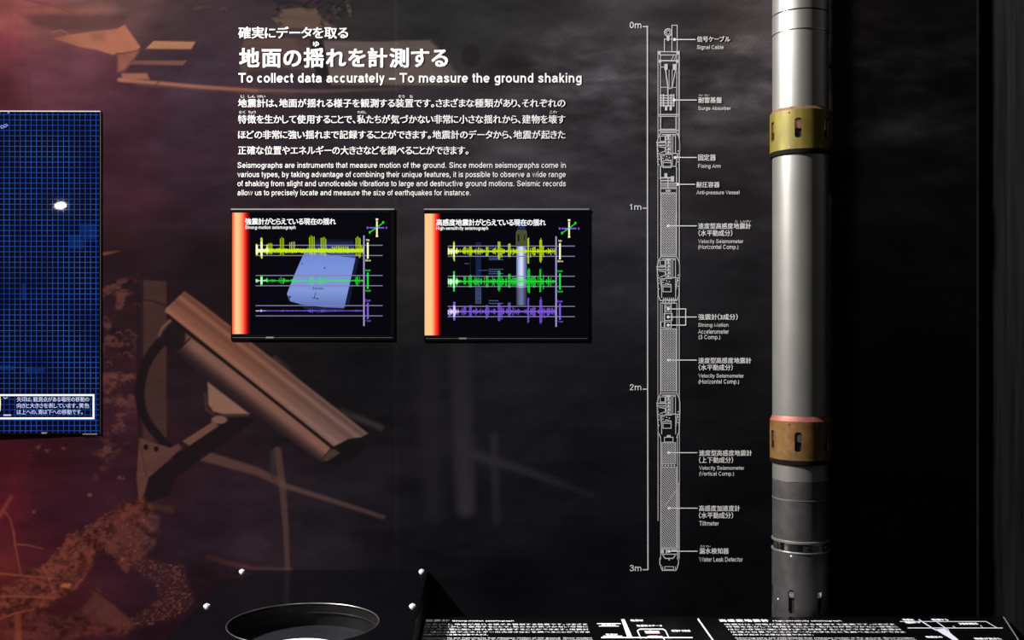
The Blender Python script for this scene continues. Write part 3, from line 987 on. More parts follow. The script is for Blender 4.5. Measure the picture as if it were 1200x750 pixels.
words('heading_text', [('確実にデータを取る', 279.3, 408, 31.3, 45.3, 0.02), ('地面の揺れを計測する', 280.4, 525, 56, 79.3, 0.028, 0.16),
                       ('ゆ', 366.8, 374, 48.4, 55, 0.02)], label='large white Japanese heading lines')
words('english_heading_text', [('To collect data accurately – To measure the ground shaking', 279.3, 681.5, 85.6, 100, 0.118)],
      label='white English heading line')
words('body_text', [
    ('地震計は、地面が揺れる様子を観測する装置です。さまざまな種類があり、それぞれの', 279, 662.5, 115.6, 126, 0.015),
    ('特徴を生かして使用することで、私たちが気づかない非常に小さな揺れから、建物を壊す', 279, 662.5, 134.6, 145, 0.015),
    ('ほどの非常に強い揺れまで記録することができます。地震計のデータから、地震が起きた', 279, 662.5, 152.7, 163, 0.015),
    ('正確な位置やエネルギーの大きさなどを調べることができます。', 279, 549, 171, 181.4, 0.015),
    ('じ', 282.2, 286.5, 111.5, 114.6), ('しん', 290.7, 299, 111.5, 114.6), ('けい', 302, 311, 111.5, 114.6),
    ('そう', 466.5, 474.2, 111.5, 114.6), ('ち', 480, 483.6, 111.5, 114.6), ('とく', 280.4, 287.4, 129.8, 133),
    ('ちょう', 291, 299.6, 129.8, 133), ('わたし', 419, 429.4, 129.8, 133), ('こわ', 644, 652.7, 129.6, 132.8)],
    label='four lines of white Japanese body text')
words('english_body_text', [
    ('Seismographs are instruments that measure motion of the ground. Since modern seismographs come in', 278.3, 663, 190.2, 198.6, 0.088),
    ('various types, by taking advantage of combining their unique features, it is possible to observe a wide range', 278.3, 663, 201, 209.4, 0.088),
    ('of shaking from slight and unnoticeable vibrations to large and destructive ground motions. Seismic records', 278.3, 663, 211.7, 220.1, 0.088),
    ('allow us to precisely locate and measure the size of earthquakes for instance.', 278.3, 551.5, 222.4, 230.8, 0.088)],
    label='four small lines of white English text')

# ---- depth scale
fl = Flat()
fl.line((758.6, 31), (758.8, 350), (759.3, 667.6), w=1.5)
for y in (31.2, 244, 456, 667.6):
    fl.line((753.6, y), (759, y), w=1.3)
ds = fl.build('depth_scale', M_GREYLINE, mural, D1)
for t, y0, y1 in (('0m', 25.6, 33), ('1m', 239, 245.8), ('2m', 450.2, 457.2), ('3m', 662.2, 669.2)):
    words('depth_number', [(t, 738, 751.4, y0, y1, 0.078)], M_WHITE, ds)

# ---- the line drawing of the borehole probe
pd = Flat()
L_, R_ = 771.6, 795.4
for x, y0, y1 in ((L_, 60, 158), (L_ + 2.4, 60, 158), (R_ - 2.4, 60, 158), (R_, 60, 158), (L_ - 0.6, 196, 302), (L_ + 2.6, 196, 302),
                  (R_ - 2.4, 196, 302), (R_ + 0.4, 196, 302), (L_ - 0.6, 350, 462), (L_ + 2.2, 355, 462), (R_ - 2.2, 355, 462), (R_ + 0.4, 350, 462),
                  (L_ - 0.4, 508, 610), (L_ + 2.6, 512, 655), (R_ - 1.6, 512, 655), (R_ + 0.8, 508, 568), (R_ - 0.2, 566, 655)):
    pd.line((x, y0), (x, y1), w=0.8)
pd.line((770.9, 60), (770.9, 610), w=0.55).line((796.2, 60), (796.2, 655), w=0.55)
for yy in (300.5, 460.5):
    pd.line((771.2, yy + 40), (771.4, yy + 46), (774, yy + 52), w=1.1).line((796, yy + 40), (795.6, yy + 46), (793, yy + 52), w=1.1)
    pd.line((775.4, yy + 38), (775.4, yy + 48), w=0.9).line((791.8, yy + 24), (791.8, yy + 48), w=0.9)
pd.ring(783, 38, 4.2, 1.3).ring(783, 38, 2.2, 0.8)
pd.poly([(781, 42), (785, 42), (784.3, 48), (781.7, 48)])
pd.line((778.6, 61), (778.6, 45.8), (787.2, 45.8), w=0.9)
pd.box(787.4, 29.6, 793.6, 61, 0.9)
pd.line((771, 60.6), (795.8, 60.6), w=1.0).line((774, 64.5), (793, 64.5), w=1.1).line((774, 71.2), (793, 71.2), w=1.5)
pd.rect(771, 60, 774, 64).rect(793, 60, 796, 64).rect(772, 70, 775, 73.5).rect(792, 70, 795, 73.5)
pd.line((774, 78.6), (780, 78.6), w=0.9).line((786, 72), (790, 64), w=0.7).line((789, 72), (793, 64), w=0.7)
pd.rect(778.6, 75, 782.4, 82).rect(788.4, 75, 793, 82)
pd.line((780, 82), (782.6, 102), (782.6, 111), w=1.3).line((791.5, 82), (788, 101), (785, 104), w=0.9).line((784, 82), (784, 104), w=0.7)
pd.line((787.6, 82), (787.6, 104), w=0.7)
pd.line((774, 102.4), (782, 102.4), w=0.8).line((788, 102.4), (793, 102.4), w=0.8)
for k in range(5):
    pd.line((773.4, 112 + k * 2.9), (790, 112 + k * 2.9), w=1.2)
for x in (774.4, 777.6, 783, 786.4, 789.4):
    pd.line((x, 111), (x, 124.4), w=1.5)
pd.rect(779.2, 124, 782, 129.4).rect(784.6, 124, 787.4, 129.4)
pd.line((772, 134.2), (795, 134.2), w=1.1).line((772, 136.2), (795, 136.2), w=0.8).box(774.3, 136.4, 792, 151.4, 0.9)
pd.line((772, 152.8), (795, 152.8), w=1.2)


def mechanism(y, cup):
    """one clamping mechanism of the drawing, its top edge at y"""
    p = pd
    p.line((775, y), (792.5, y), w=1.2).line((776, y + 2.6), (791.5, y + 2.6), w=1.1)
    p.line((774, y + 1), (771.4, y + 6), (770.4, y + 11), (770.4, y + 21), (771.2, y + 40), w=1.1)
    p.line((793.4, y + 1), (795.8, y + 6), (796.6, y + 11), (796.6, y + 21), (796, y + 40), w=1.1)
    p.line((773.6, y + 26), (775.6, y + 40), w=1.0).line((793.8, y + 26), (792, y + 40), w=1.0)
    p.box(773.6, y + 4.5, 779.4, y + 10.6, 0.9)
    p.line((769.8, y + 12.2), (780, y + 12.2), w=1.4).line((769.8, y + 15.2), (780, y + 15.2), w=1.2)
    p.line((773, y + 17), (779.6, y + 18), (779.6, y + 22), (774, y + 24), w=1.0)
    p.poly([(780, y + 3), (786.4, y + 3), (784, y + 6), (782.4, y + 6)])
    for k in range(5):
        p.disc(783.2 + (k % 2) * 0.5, y + 7 + k * 4.0, 1.5, 8)
        p.line((780.6, y + 8.6 + k * 4), (786, y + 8.6 + k * 4), w=0.8)
    p.line((780.4, y + 4), (780.4, y + 26), w=0.9).line((786.2, y + 4), (786.2, y + 26), w=0.9)
    p.box(788.4, y + 4, 791.6, y + 24.6, 0.8)
    p.line((786, y + 25), (796, y + 25), w=0.8)
    for sx in (771.6, 795.2):
        for k in range(6):
            p.disc(sx + (k % 2) * 0.9 - 0.4, y + 22 + k * 3.2, 0.9, 6)
    p.line((775, y + 26), (787, y + 26), w=0.9)
    for k in range(9):
        p.disc(776 + (k * 37 % 10) * 1.05, y + 27.6 + (k * 23 % 6), 0.85, 6)
    p.box(777, y + 33.4, 786.4, y + 41.4, 0.9).line((777, y + 35.6), (786.4, y + 35.6), w=0.9)
    p.line((775.4, y + 26), (775.4, y + 40), w=0.7)
    if cup:
        p.line((774, y + 40), (792.4, y + 40), w=0.8).line((788, y + 26), (788, y + 40), w=0.7)


mechanism(155, True)
mechanism(300.5, False)
mechanism(460.5, False)
pd.line((773.6, 195), (773.6, 210), w=0.8).line((792.6, 195), (792.6, 214), w=0.8)
pd.rect(778.6, 203, 782, 209).rect(774.4, 207.6, 790, 209.2).rect(774.4, 211, 788, 212.4).rect(786, 206.5, 790, 213)
pd.line((782.8, 208), (782.8, 220), w=1.2).line((774, 214.6), (793, 214.6), w=1.0).line((774, 221), (793, 221), w=1.0)
for k in range(3):
    pd.line((774, 216.2 + k * 1.6), (792.6, 216.2 + k * 1.6), w=0.7)
pd.rect(780, 222.8, 786, 224.6).line((774, 226), (792.8, 226), w=0.9)
# comb and the three accelerometer blocks
for k in range(7):
    pd.poly([(776.6 + k * 2.3, 352), (777.7 + k * 2.3, 348), (778.9 + k * 2.3, 352)])
pd.line((774, 352.2), (793, 352.2), w=1.1).line((775, 355.2), (792, 355.2), w=1.2)
for x in (777, 780, 784, 787, 790):
    pd.line((x, 352), (x, 355), w=1.1)
pd.line((779, 356), (779, 384), w=0.8).line((786.6, 356), (786.6, 384), w=0.8).line((776, 357), (776, 376), w=0.7)
pd.box(780, 357, 786, 359.4, 0.6).box(779.6, 360, 786.4, 365, 0.8).box(778.4, 367.4, 787.6, 375.6, 1.1).box(779.4, 377.4, 786.4, 384, 0.8)
pd.box(774.6, 377, 778.4, 383.6, 0.8)
pd.box(778.6, 512.4, 788.6, 518, 0.9).rect(781.4, 509.8, 786, 512)
for k in range(5):
    pd.rect(775.2 + k * 3.5, 544.6, 777.2 + k * 3.5, 546.4)
# foot of the probe
pd.line((774.4, 643.2), (793.6, 643.2), w=0.9).rect(774.6, 644, 778, 648.4).rect(780, 644, 782, 648.4).rect(786.6, 644, 793, 645.6)
pd.line((776.6, 649.4), (777.6, 652), (779.6, 654.4), (788.6, 654.4), (790.4, 652), (791.6, 649.4), w=1.1).line((776, 649.4), (792.6, 649.4), w=1.0)
pd.rect(783.4, 654.6, 784.8, 656.8)
pd.line((773.2, 654), (773.2, 661.6), (774.6, 662.6), (774.6, 665), (776.2, 668.4), (792.2, 668.4), (794, 665), (794, 662.6), (795, 661.6), (795, 654), w=1.0)
pd.box(779, 664, 789.4, 667.4, 0.8).line((776.6, 664), (776.6, 667.6), w=0.7).line((791.6, 664), (791.6, 667.6), w=0.7)
drawing = pd.build('probe_drawing', M_GREYLINE, mural, D1)
drawing['label'] = 'white line drawing of the long borehole probe'


def clipped(fl, x0, y0, x1, y1, sx, sy, step, w):
    """parallel diagonals clipped to a rectangle"""
    span = (y1 - y0)
    c = x0 - span
    while c < x1 + span:
        a, b = (c, y0), (c + sx * span, y1)
        t0, t1 = 0.0, 1.0
        dx = b[0] - a[0]
        if abs(dx) > 1e-9:
            ta, tb = (x0 - a[0]) / dx, (x1 - a[0]) / dx
            t0, t1 = max(t0, min(ta, tb)), min(t1, max(ta, tb))
        if t1 > t0 + 0.004:
            fl.line((a[0] + dx * t0, y0 + span * t0), (a[0] + dx * t1, y0 + span * t1), w=w)
        c += step
    return fl


for y0, y1, x0, x1 in ((227, 299, 774.6, 792.4), (385.4, 458, 774.6, 792.4), (518.6, 543.6, 775.2, 791.8)):
    hf = Flat()
    hf.box(x0, y0, x1, y1, 0.8)
    clipped(hf, x0, y0, x1, y1, 1, 1, 2.85, 0.56)
    clipped(hf, x0, y0, x1, y1, -1, 1, 2.85, 0.56)
    hf.build('lattice_filling', M_GREYLINE, drawing, D1)
hf = Flat()
hf.box(774.6, 547.4, 793, 642, 0.7)
clipped(hf, 774.6, 547.4, 793, 642, 1, 1, 2.8, 0.85)
hf.line((780, 592), (793, 574), w=0.7)
hf.build('striped_filling', M_GREYLINE, drawing, D1)

# ---- callouts
CALL = [
    ('signal cable', [((790.4, 46.3), 814.7)], [('信号ケーブル', 816.8, 855.7, 42.4, 49.2, .012)], [('Signal Cable', 816.8, 848, 53, 58.8)], None),
    ('surge absorber', [((790, 117.2), 816)], [('耐雷基盤', 818.4, 846, 113.8, 120.8, .012), ('たい', 818.8, 824, 110.4, 112.6), ('らい', 825.8, 831.2, 110.4, 112.6)],
     [('Surge Absorber', 818.2, 856.4, 124.4, 130)], None),
    ('fixing arm', [((791.2, 184.5), 816)], [('固定器', 818.2, 838.8, 180.8, 188.4, .012)], [('Fixing Arm', 818.2, 844.4, 192, 198)], None),
    ('pressure vessel', [((794.4, 216), 814)], [('耐圧容器', 816.2, 843.2, 213, 219.8, .012)], [('Anti-pressure Vessel', 816.2, 866.4, 223, 229)], None),
    ('upper horizontal velocity seismometer', [((783, 264.7), 816)],
     [('速度型高感度地震計', 818.2, 880, 261.4, 268.4, .012), ('じ', 861.8, 864.4, 258, 260.6), ('しんけい', 867.6, 880, 258, 260.6), ('（水平動成分）', 818.6, 858.2, 269.4, 276.8, .012)],
     [('Velocity Seismometer', 818.2, 871, 280.4, 286.2), ('(Horizontal Comp.)', 818.4, 865.2, 286.8, 293.2)], None),
    ('strong motion accelerometer', [((783, 371.5), 816), ((783, 362), 803.6), ((783, 381), 803.6)],
     [('強震計（3成分）', 818.4, 864.4, 367.8, 375, .012)],
     [('Strong Motion', 818.2, 853.6, 378.4, 384.2), ('Accelerometer', 818.2, 854, 385.6, 391.2), ('(3 Comp.)', 818.8, 844, 392.6, 398.8)], (803.6, 362, 381)),
    ('lower horizontal velocity seismometer', [((783.2, 422), 816)],
     [('速度型高感度地震計', 818.4, 880.4, 419, 426, .012), ('（水平動成分）', 818.8, 858.6, 427, 434.2, .012)],
     [('Velocity Seismometer', 818.4, 871.6, 438, 443.8), ('(Horizontal Comp.)', 818.8, 866, 444.6, 451)], None),
    ('vertical velocity seismometer', [((783.6, 530.5), 816.6)],
     [('速度型高感度地震計', 819.2, 881.2, 527.4, 534.4, .012), ('（上下動成分）', 819.2, 859, 535.4, 542.8, .012)],
     [('Velocity Seismometer', 819.2, 872.2, 546, 551.8), ('(Vertical Comp.)', 819.6, 860, 552.6, 558.8)], None),
    ('tiltmeter', [((784, 595.5), 817)], [('高感度加速度計', 819.2, 867.2, 592.2, 599.2, .012), ('（水平動成分）', 819.2, 859, 600.2, 607.6, .012)],
     [('Tiltmeter', 819.4, 842.4, 610.6, 616)], None),
    ('water leak detector', [((784, 646), 817)], [('漏水検知器', 819.6, 854, 642.2, 649.2, .012), ('ろう', 820.6, 826, 639, 641.4), ('すい', 827.4, 832.8, 639, 641.4)],
     [('Water Leak Detector', 819.4, 870.4, 652.6, 658.4)], None)]
for nm, leads, jp, en, br in CALL:
    f1 = Flat()
    for (dx, dy), xe in leads:
        f1.disc(dx, dy, 1.75)
        f1.line((dx, dy), (xe, dy), w=1.0)
    if br:
        f1.line((br[0], br[1]), (br[0], br[2]), w=1.0)
    c = f1.build('callout_line', M_WHITE, mural, 0.0009)
    c['label'] = 'white leader line of the ' + nm + ' callout'
    words('japanese_caption', jp, M_WHITE, c, D1)
    words('english_caption', en, M_WHITE, c, D1)

# ------------------------------------------------------------------ monitors showing the live traces
MON_D = 0.0018


def monitor_shell(root, x0, x1, y0, y1, d, sx0, sx1, sy0, sy1):
    """black housing with a raised frame (pixels), pale strip along the top standing in for its highlight"""
    a, b = at(x0, y1, d), at(x1, y0, d)
    bm = box_bm(a.x, b.x, -d + 0.0005, -0.0002, a.z, b.z)
    bm_obj('housing', bm, M_BEZEL, root)
    p, q = at(sx0, sy1, d), at(sx1, sy0, d)
    bm = bmesh.new()
    box_bm(a.x, b.x, -d, -d + 0.0005, q.z, b.z, bm)
    box_bm(a.x, b.x, -d, -d + 0.0005, a.z, p.z, bm)
    if p.x - a.x > 0.0003:
        box_bm(a.x, p.x, -d, -d + 0.0005, p.z, q.z, bm)
    box_bm(q.x, b.x, -d, -d + 0.0005, p.z, q.z, bm)
    bm_obj('bezel', bm, M_BEZEL, root)
    t = at(x0, y0 - 1.5, d)
    bm = box_bm(a.x, b.x, -d - 0.0006, -0.0002, b.z + 0.0002, t.z)
    o = bm_obj('top_edge', bm, M_BEZEL_EDGE, root)  # the highlight on the top edge, made as a paler strip
    o['label'] = 'pale highlight strip along the top edge'
    return o


def wave(x0, x1, cy, base, bursts, step, dense, hot, mats, root, d, seed):
    """vertical strokes of a seismogram trace around cy; bursts are (x, half width, up, down)"""
    r = random.Random(seed)
    f, g = Flat(), Flat()
    f.rect(x0, cy - base * 0.08 - 0.3, x1, cy + base * 0.08 + 0.3)
    x, n_ = x0, 0
    while x < x1:
        k0 = 0.14 + 1.0 * r.random() ** 2
        up, dn = base * k0 * (0.6 + 0.4 * r.random()), base * k0 * (0.6 + 0.4 * r.random())
        if not dense:
            up, dn = base * (0.45 + 0.35 * r.random()), base * (0.5 + 0.5 * r.random())
        for bx, hw, bu, bd in bursts:
            k = abs(x - bx) / hw
            if k < 1:
                n_ += 1
                s = (1 - k * 0.12) if (not dense or hw <= 1.6) else (1 - k * 0.6)
                if hw <= 1.6 or (dense and n_ % 2 == 0) or n_ % 3 == 1:
                    up = max(up, bu * s * (0.9 + 0.1 * r.random() if (not dense or hw <= 1.6) else 0.45 + 0.55 * r.random()))
                    dn = max(dn, bd * s * ((0.85 if hw <= 1.6 else 0.55) + (0.15 if hw <= 1.6 else 0.45) * r.random()))
        early = x < x0 + hot
        q = 0.31 if (early or not dense) else 0.33
        f.rect(x - q, cy - up, x + q, cy + dn)
        if early:
            s = 0.85 * (1 - (x - x0) / hot * 0.5)
            g.rect(x - q, cy - up * s, x + q, cy + dn * s)
        x += step if (early or not dense) else step * 1.75
    o = f.build('trace', mats[0], root, d)
    g.build('trace_start', mats[1], o, d + 0.0002)
    return o


def seismo_monitor(x0, x1, y0, y1, bar, title, sub, ox, oy, label, video, waves):
    root = thing('seismograph_monitor', label, 'monitor', 'seismograph monitors on the mural')
    sx0, sx1, sy0, sy1 = bar[0], x1 - 4.0, bar[2] - 0.4, bar[3] + 0.6
    monitor_shell(root, x0, x1, y0, y1, MON_D, sx0, sx1, sy0, sy1)
    d0 = MON_D - 0.0004
    scr = Flat().rect(sx0, sy0, sx1, sy1).build('screen', M_SCR, root, d0)
    dl = d0 + 0.0003
    # strip under the screen
    Flat().rect(x0 + 2, y1 - 3.3, x1 - 2, y1 - 2.6).build('lower_lip', M_LIP, root, MON_D + 0.0002)
    Flat().rect(x0 + 41, y1 - 3.9, x0 + 50, y1 - 2.2).build('maker_mark', M_BEZEL_EDGE, root, MON_D + 0.0004)
    # glowing bar at the left
    p, q = at(bar[0], 0, dl).x, at(bar[1], 0, dl).x
    gm = gradient_glow('screen_red_bar', bar[4], p, q)
    o = Flat().rect(bar[0], bar[2], bar[1], bar[3]).build('red_bar', gm, root, dl)
    o['label'] = 'glowing orange to red bar'
    video(root, dl)
    f = Flat()
    put_text(f, title[0], *title[1:], 0.014, 0.06)
    put_text(f, sub[0], *sub[1:], 0.1)
    f.build('screen_title', M_SCRWHITE, root, dl + 0.0009)
    f = Flat()
    for cy in (293.5, 328.9, 364.2):
        for dy in (-6.0, 6.0):
            f.rect(299.6 + ox, cy + oy + dy - 0.55, 448.4 + ox, cy + oy + dy + 0.45)
    f.build('guide_lines', M_SCRGUIDE, root, dl + 0.0004)
    Flat().rect(425.6 + ox, 276 + oy, 427.4 + ox, 382 + oy).build('time_marker', M_SCRLAV, root, dl + 0.0008)
    for k, (cy, mt) in enumerate(((293.5, (M_YEL, M_YELW)), (328.9, (M_GRN, M_GRNW)), (364.2, (M_PUR, M_PURW)))):
        base, bursts, dense, hot = waves[k]
        wave(300 + ox, 426 + ox, cy + oy, base, [(bx, hw, u, dn) for bx, hw, u, dn in bursts], 0.62, dense, hot, mt, root, dl + 0.0006, 5 + k)
        bx = 431 + ox
        f = Flat().rect(bx - 1.0, cy + oy - 9.4, bx + 1.0, cy + oy + 9.6)
        put_text(f, ('Up', 'North', 'East')[k], bx - (1.8 if k == 0 else 3), bx + (2 if k == 0 else 3), cy + oy - 13.4, cy + oy - 10.8, 0.14)
        put_text(f, ('Down', 'South', 'West')[k], bx - 2.6, bx + 3.4, cy + oy + 10.6, cy + oy + 12.8, 0.14)
        f.build('direction_key', mt[1] if k == 0 else mt[0], root, dl + 0.0006)
    cx, cy = 441.7 + ox, 266.9 + oy
    ic = Flat().rect(cx - 9, cy - 0.8, cx + 8.4, cy + 0.8).rect(cx - 12, cy - 1.2, cx - 10, cy + 1.2).rect(cx + 10.4, cy - 1.2, cx + 12, cy + 1.2) \
        .build('axis_icon', M_PUR, root, dl + 0.0005)
    Flat().rect(cx - 0.9, cy - 8, cx + 0.9, cy + 8).rect(cx - 1.4, cy - 10.8, cx + 1.4, cy - 8.8).rect(cx - 1.2, cy + 8.4, cx + 1.2, cy + 10.8) \
        .build('axis_bar', M_YELW, ic, dl + 0.0006)
    Flat().line((cx - 7.6, cy + 4.8), (cx + 6.4, cy - 5), w=1.1).rect(cx - 9.4, cy + 4, cx - 7.6, cy + 6.8).rect(cx + 6.2, cy - 7.6, cx + 8.4, cy - 5) \
        .build('axis_bar', M_GRN, ic, dl + 0.0008)
    return root


M_LIP = mat('bezel_lip', (92, 92, 104), 0.4, 0.4, noise=0.1, nscale=30)
STOP1 = [(0.0, (238, 84, 52)), (0.10, (252, 140, 92)), (0.2, (255, 206, 148)), (0.38, (255, 196, 136)), (0.55, (255, 140, 96)), (0.7, (255, 52, 40)),
         (0.84, (150, 8, 10)), (1.0, (6, 2, 6))]
STOP2 = [(0.0, (255, 190, 130)), (0.12, (255, 206, 148)), (0.4, (255, 202, 140)), (0.52, (255, 160, 106)), (0.66, (255, 66, 48)), (0.78, (232, 26, 24)),
         (0.9, (90, 4, 8)), (1.0, (5, 2, 6))]
M_BOARD = glow('screen_blue_board', (124, 146, 214), 0.95)
M_BOARDTOP = glow('screen_blue_board_side', (42, 58, 110), 0.8)
M_BOARDMARK = glow('screen_board_mark', (34, 44, 84), 0.8)
M_GHOST = glow('screen_ghost_text', (96, 116, 176), 0.7)
M_COLLAR_V = glow('screen_collar', (82, 88, 52), 0.8)
M_SLOT_V = glow('screen_slot', (22, 22, 26), 0.8)


def video_one(root, d):
    p, q = at(0, 361, d).z, at(0, 294, d).z
    gm = gradient_glow('screen_board_glow', [(0.0, (92, 112, 178)), (0.3, (128, 150, 214)), (0.75, (120, 144, 216)), (1.0, (112, 134, 206))], p, q, 2)
    o = Flat().poly([(357, 295), (416.6, 302.5), (403.4, 361), (380, 360), (352, 356.5), (340, 353), (336.2, 344.5), (345, 322)]).build('video_picture', gm, root, d)
    o['label'] = 'blue tinted picture of a tilted pale instrument box'
    z0, z1 = at(0, 302, d).z, at(0, 278, d).z
    g2 = gradient_glow('screen_board_top', [(0.0, (60, 80, 142)), (0.45, (44, 60, 112)), (0.8, (18, 24, 48)), (1.0, (5, 5, 12))], z0, z1, 2)
    Flat().poly([(357, 295), (367, 279), (414, 281), (416.6, 302.5)]).build('box_top', g2, o, d)
    Flat().poly([(416.6, 302.5), (421, 302), (409, 358), (403.4, 361)]).build('box_side', glow('screen_box_side', (22, 28, 56), 0.8), o, d)
    Flat().poly([(352, 356.5), (380, 360), (403.4, 361), (401, 365), (372, 367), (356, 361)]).build('box_foot', glow('screen_box_foot', (30, 38, 76), 0.8), o, d)
    for mx_, my_, mr_ in ((380.6, 314, 0.9), (354, 309, 0.8), (339.5, 348, 1.4), (338.6, 351.2, 1.2)):
        Flat().disc(mx_, my_, mr_, 8).build('box_dot', M_BOARDMARK, o, d + 0.0002)
    f = Flat()
    put_text(f, 'Sensor', 366, 379.5, 336.2, 339.4, 0.1)
    f.build('box_lettering', M_BOARDMARK, o, d + 0.0002)
    Flat().line((370, 343), (368.4, 348.6), w=0.8).line((365.6, 348.8), (373, 350.4), w=0.7).disc(371.8, 350, 0.9, 6).build('box_axis_mark', M_BOARDMARK, o, d + 0.0002)


def video_two(root, d):
    x0, x1 = at(604.6, 0, d).x, at(618, 0, d).x
    gm = gradient_glow('screen_pole', [(0.0, (70, 82, 124)), (0.3, (186, 198, 238)), (0.5, (220, 228, 255)), (0.72, (128, 140, 186)), (1.0, (44, 52, 84))], x0, x1)
    o = Flat().rect(605.2, 288, 617.6, 337).build('video_picture', gm, root, d)
    o['label'] = 'blue tinted picture of the steel probe and its drawing'
    gm2 = gradient_glow('screen_pole_low', [(0.0, (24, 30, 52)), (0.3, (96, 104, 142)), (0.5, (112, 120, 158)), (0.8, (56, 62, 92)), (1.0, (16, 20, 36))], x0, x1)
    Flat().rect(605, 337, 617.4, 357.6).build('pole_foot', gm2, o, d)
    Flat().poly([(606, 269), (616, 269), (617.6, 272), (617.6, 287.4), (604.4, 287.4), (604.4, 273)]).build('pole_collar', M_COLLAR_V, o, d)
    Flat().rect(606.6, 274.6, 608.6, 283).rect(614, 275, 615.2, 282).build('collar_slot', M_SLOT_V, o, d + 0.0002)
    Flat().poly([(607.6, 258), (614, 258), (615.6, 268), (606.4, 268)]).build('pole_top', glow('screen_pole_top', (34, 54, 132), 0.8), o, d)
    f = Flat()
    f.rect(557.4, 284, 563.8, 335).rect(551.2, 290, 551.8, 330)
    f.build('drawing_tube', M_DIMBLUE, o, d)
    for k in range(8):
        f = Flat()
        f.box(557.4, 337.4 + k * 2.4, 563.6, 338.8 + k * 2.4, 0.5)
        f.build('drawing_block', M_GHOST, o, d)
    Flat().line((560, 316.8), (572, 316.8), w=0.5).build('drawing_leader', M_GHOST, o, d)
    Flat().rect(544, 308.6, 550, 309.2).build('drawing_tick', M_GHOST, o, d)
    for y in (291, 302.4, 304.2, 315.6, 318.2, 320.6, 324, 352.4, 355.6):
        f = Flat()
        n = 5 + int(y * 7) % 5
        for i in range(n):
            f.rect(573 + i * 1.9, y - 0.5, 574.4 + i * 1.9, y + 0.5)
        f.build('drawing_caption', M_GHOST, o, d)


B1 = [(300.8, 1.6, 8, 6), (306.4, 1.2, 16, 10.5), (313, 1.2, 7.5, 5), (316.5, 2.4, 9.5, 5), (330.6, 3.4, 16, 7.5), (342.6, 3.4, 11.5, 4), (365.2, 3.6, 18.5, 7),
      (378.6, 3.6, 17, 8), (398, 10, 5.5, 4), (418.8, 3.4, 17, 11), (423.6, 2.4, 6, 5)]
G1 = [(301, 2, 4, 3.4), (306.4, 1.2, 7, 7), (313.5, 2.5, 4.2, 2.6), (318, 2.4, 2.6, 2.6), (330.6, 3.6, 6, 5.4), (344, 4, 3.4, 3.2), (365.2, 3.6, 7.4, 8.4),
      (377.6, 4.8, 6.4, 7), (402, 5, 2.2, 2.4), (419, 3.4, 8, 7), (424, 2, 2.4, 2)]
P1 = [(302, 3, 1.3, 1.3), (306, 1, 1.7, 1.6), (330.6, 3, 1.8, 1.6), (365.2, 3.4, 2.4, 3), (378.6, 3.4, 2.4, 2.4), (419, 3.2, 2.2, 2.2)]


def b2(s, seed):
    r = random.Random(seed)
    out = [(527.5, 4.5, 5.4 * s, 6 * s), (532.3, 1.1, 12.5, 13), (535, 3, 4.5 * s, 4.5 * s), (545, 1.6, 5 * s, 3.5 * s), (551.3, 1.4, 7 * s, 6 * s),
           (558, 3, 4 * s, 4 * s), (570.4, 1.6, 6.5 * s, 7.5 * s), (579, 3, 4 * s, 3.4 * s), (584.9, 1.3, 13, 12), (588.4, 2.4, 7 * s, 8 * s), (597, 1.6, 11, 8),
           (601, 3, 6 * s, 6 * s), (607, 3, 5 * s, 4.5 * s), (619.4, 1.2, 16, 15), (622.6, 2.4, 9, 10), (626, 1.4, 5 * s, 6 * s), (633.6, 1.2, 16, 15),
           (637, 1.8, 10, 10), (642, 2, 7 * s, 7 * s), (646, 3, 5 * s, 5 * s)]
    return [(x + r.uniform(-0.3, 0.3), w, u * r.uniform(0.85, 1.1), dn * r.uniform(0.85, 1.1)) for x, w, u, dn in out]


seismo_monitor(270.6, 462, 246, 398.6, (272, 293, 249.2, 391.4, STOP1),
               ('強震計がとらえている現在の揺れ', 287.2, 393.6, 255.6, 263.4), ('Strong-motion seismograph', 287.2, 346.4, 264.4, 269.4),
               0, 0, 'left thin black monitor showing a blue tilted box behind calm coloured traces', video_one,
               [(3.2, B1, False, 15), (1.6, G1, True, 13), (0.8, P1, True, 14)])
seismo_monitor(496.8, 690.4, 246, 399.6, (497.6, 517, 250.4, 393, STOP2),
               ('高感度地震計がとらえている現在の揺れ', 511.2, 639.6, 256.8, 264.6), ('High-sensitivity seismograph', 511.2, 572, 265.4, 270.4),
               225.2, 0.9, 'right thin black monitor showing the dim probe behind busy jagged traces', video_two,
               [(4.2, b2(1.0, 1), True, 13), (5.2, b2(1.25, 2), True, 13), (4.8, b2(1.2, 3), True, 13)])

# ------------------------------------------------------------------ large blue screen at the left edge
big = thing('large_wall_screen', 'large blue grid screen cut by the left edge, with white framed Japanese caption', 'screen')
BD = 0.0016
BX0, BX1, BY0, BY1 = -130.0, 117.4, 131.2, 509.0
a, b = at(BX0, BY1, BD), at(BX1, BY0, BD)
bm_obj('housing', box_bm(a.x, b.x, -BD + 0.0005, 0.0003, a.z, b.z), M_BEZEL, big)
d0 = BD - 0.0004
Flat().rect(BX0 + 1, BY0 + 1.2, BX1 - 0.9, BY1 - 1.2).build('screen', glow('screen_deep_blue', (3, 5, 26), 1.0), big, d0)
o = bm_obj('top_edge', box_bm(a.x, b.x, -BD - 0.0008, -0.0001, b.z + 0.0002, b.z + 0.0028), M_BEZEL_EDGE, big)
o['label'] = 'pale metal edge along the top of the screen'
bm_obj('side_edge', box_bm(b.x + 0.0002, b.x + 0.0016, -BD - 0.0005, -0.0001, a.z, b.z + 0.0026), mat('dark_metal_edge', (92, 84, 84), 0.4, 0.7, noise=0.1, nscale=20), big)
GR = bpy.data.materials.new('screen_grid')
GR.use_nodes = True
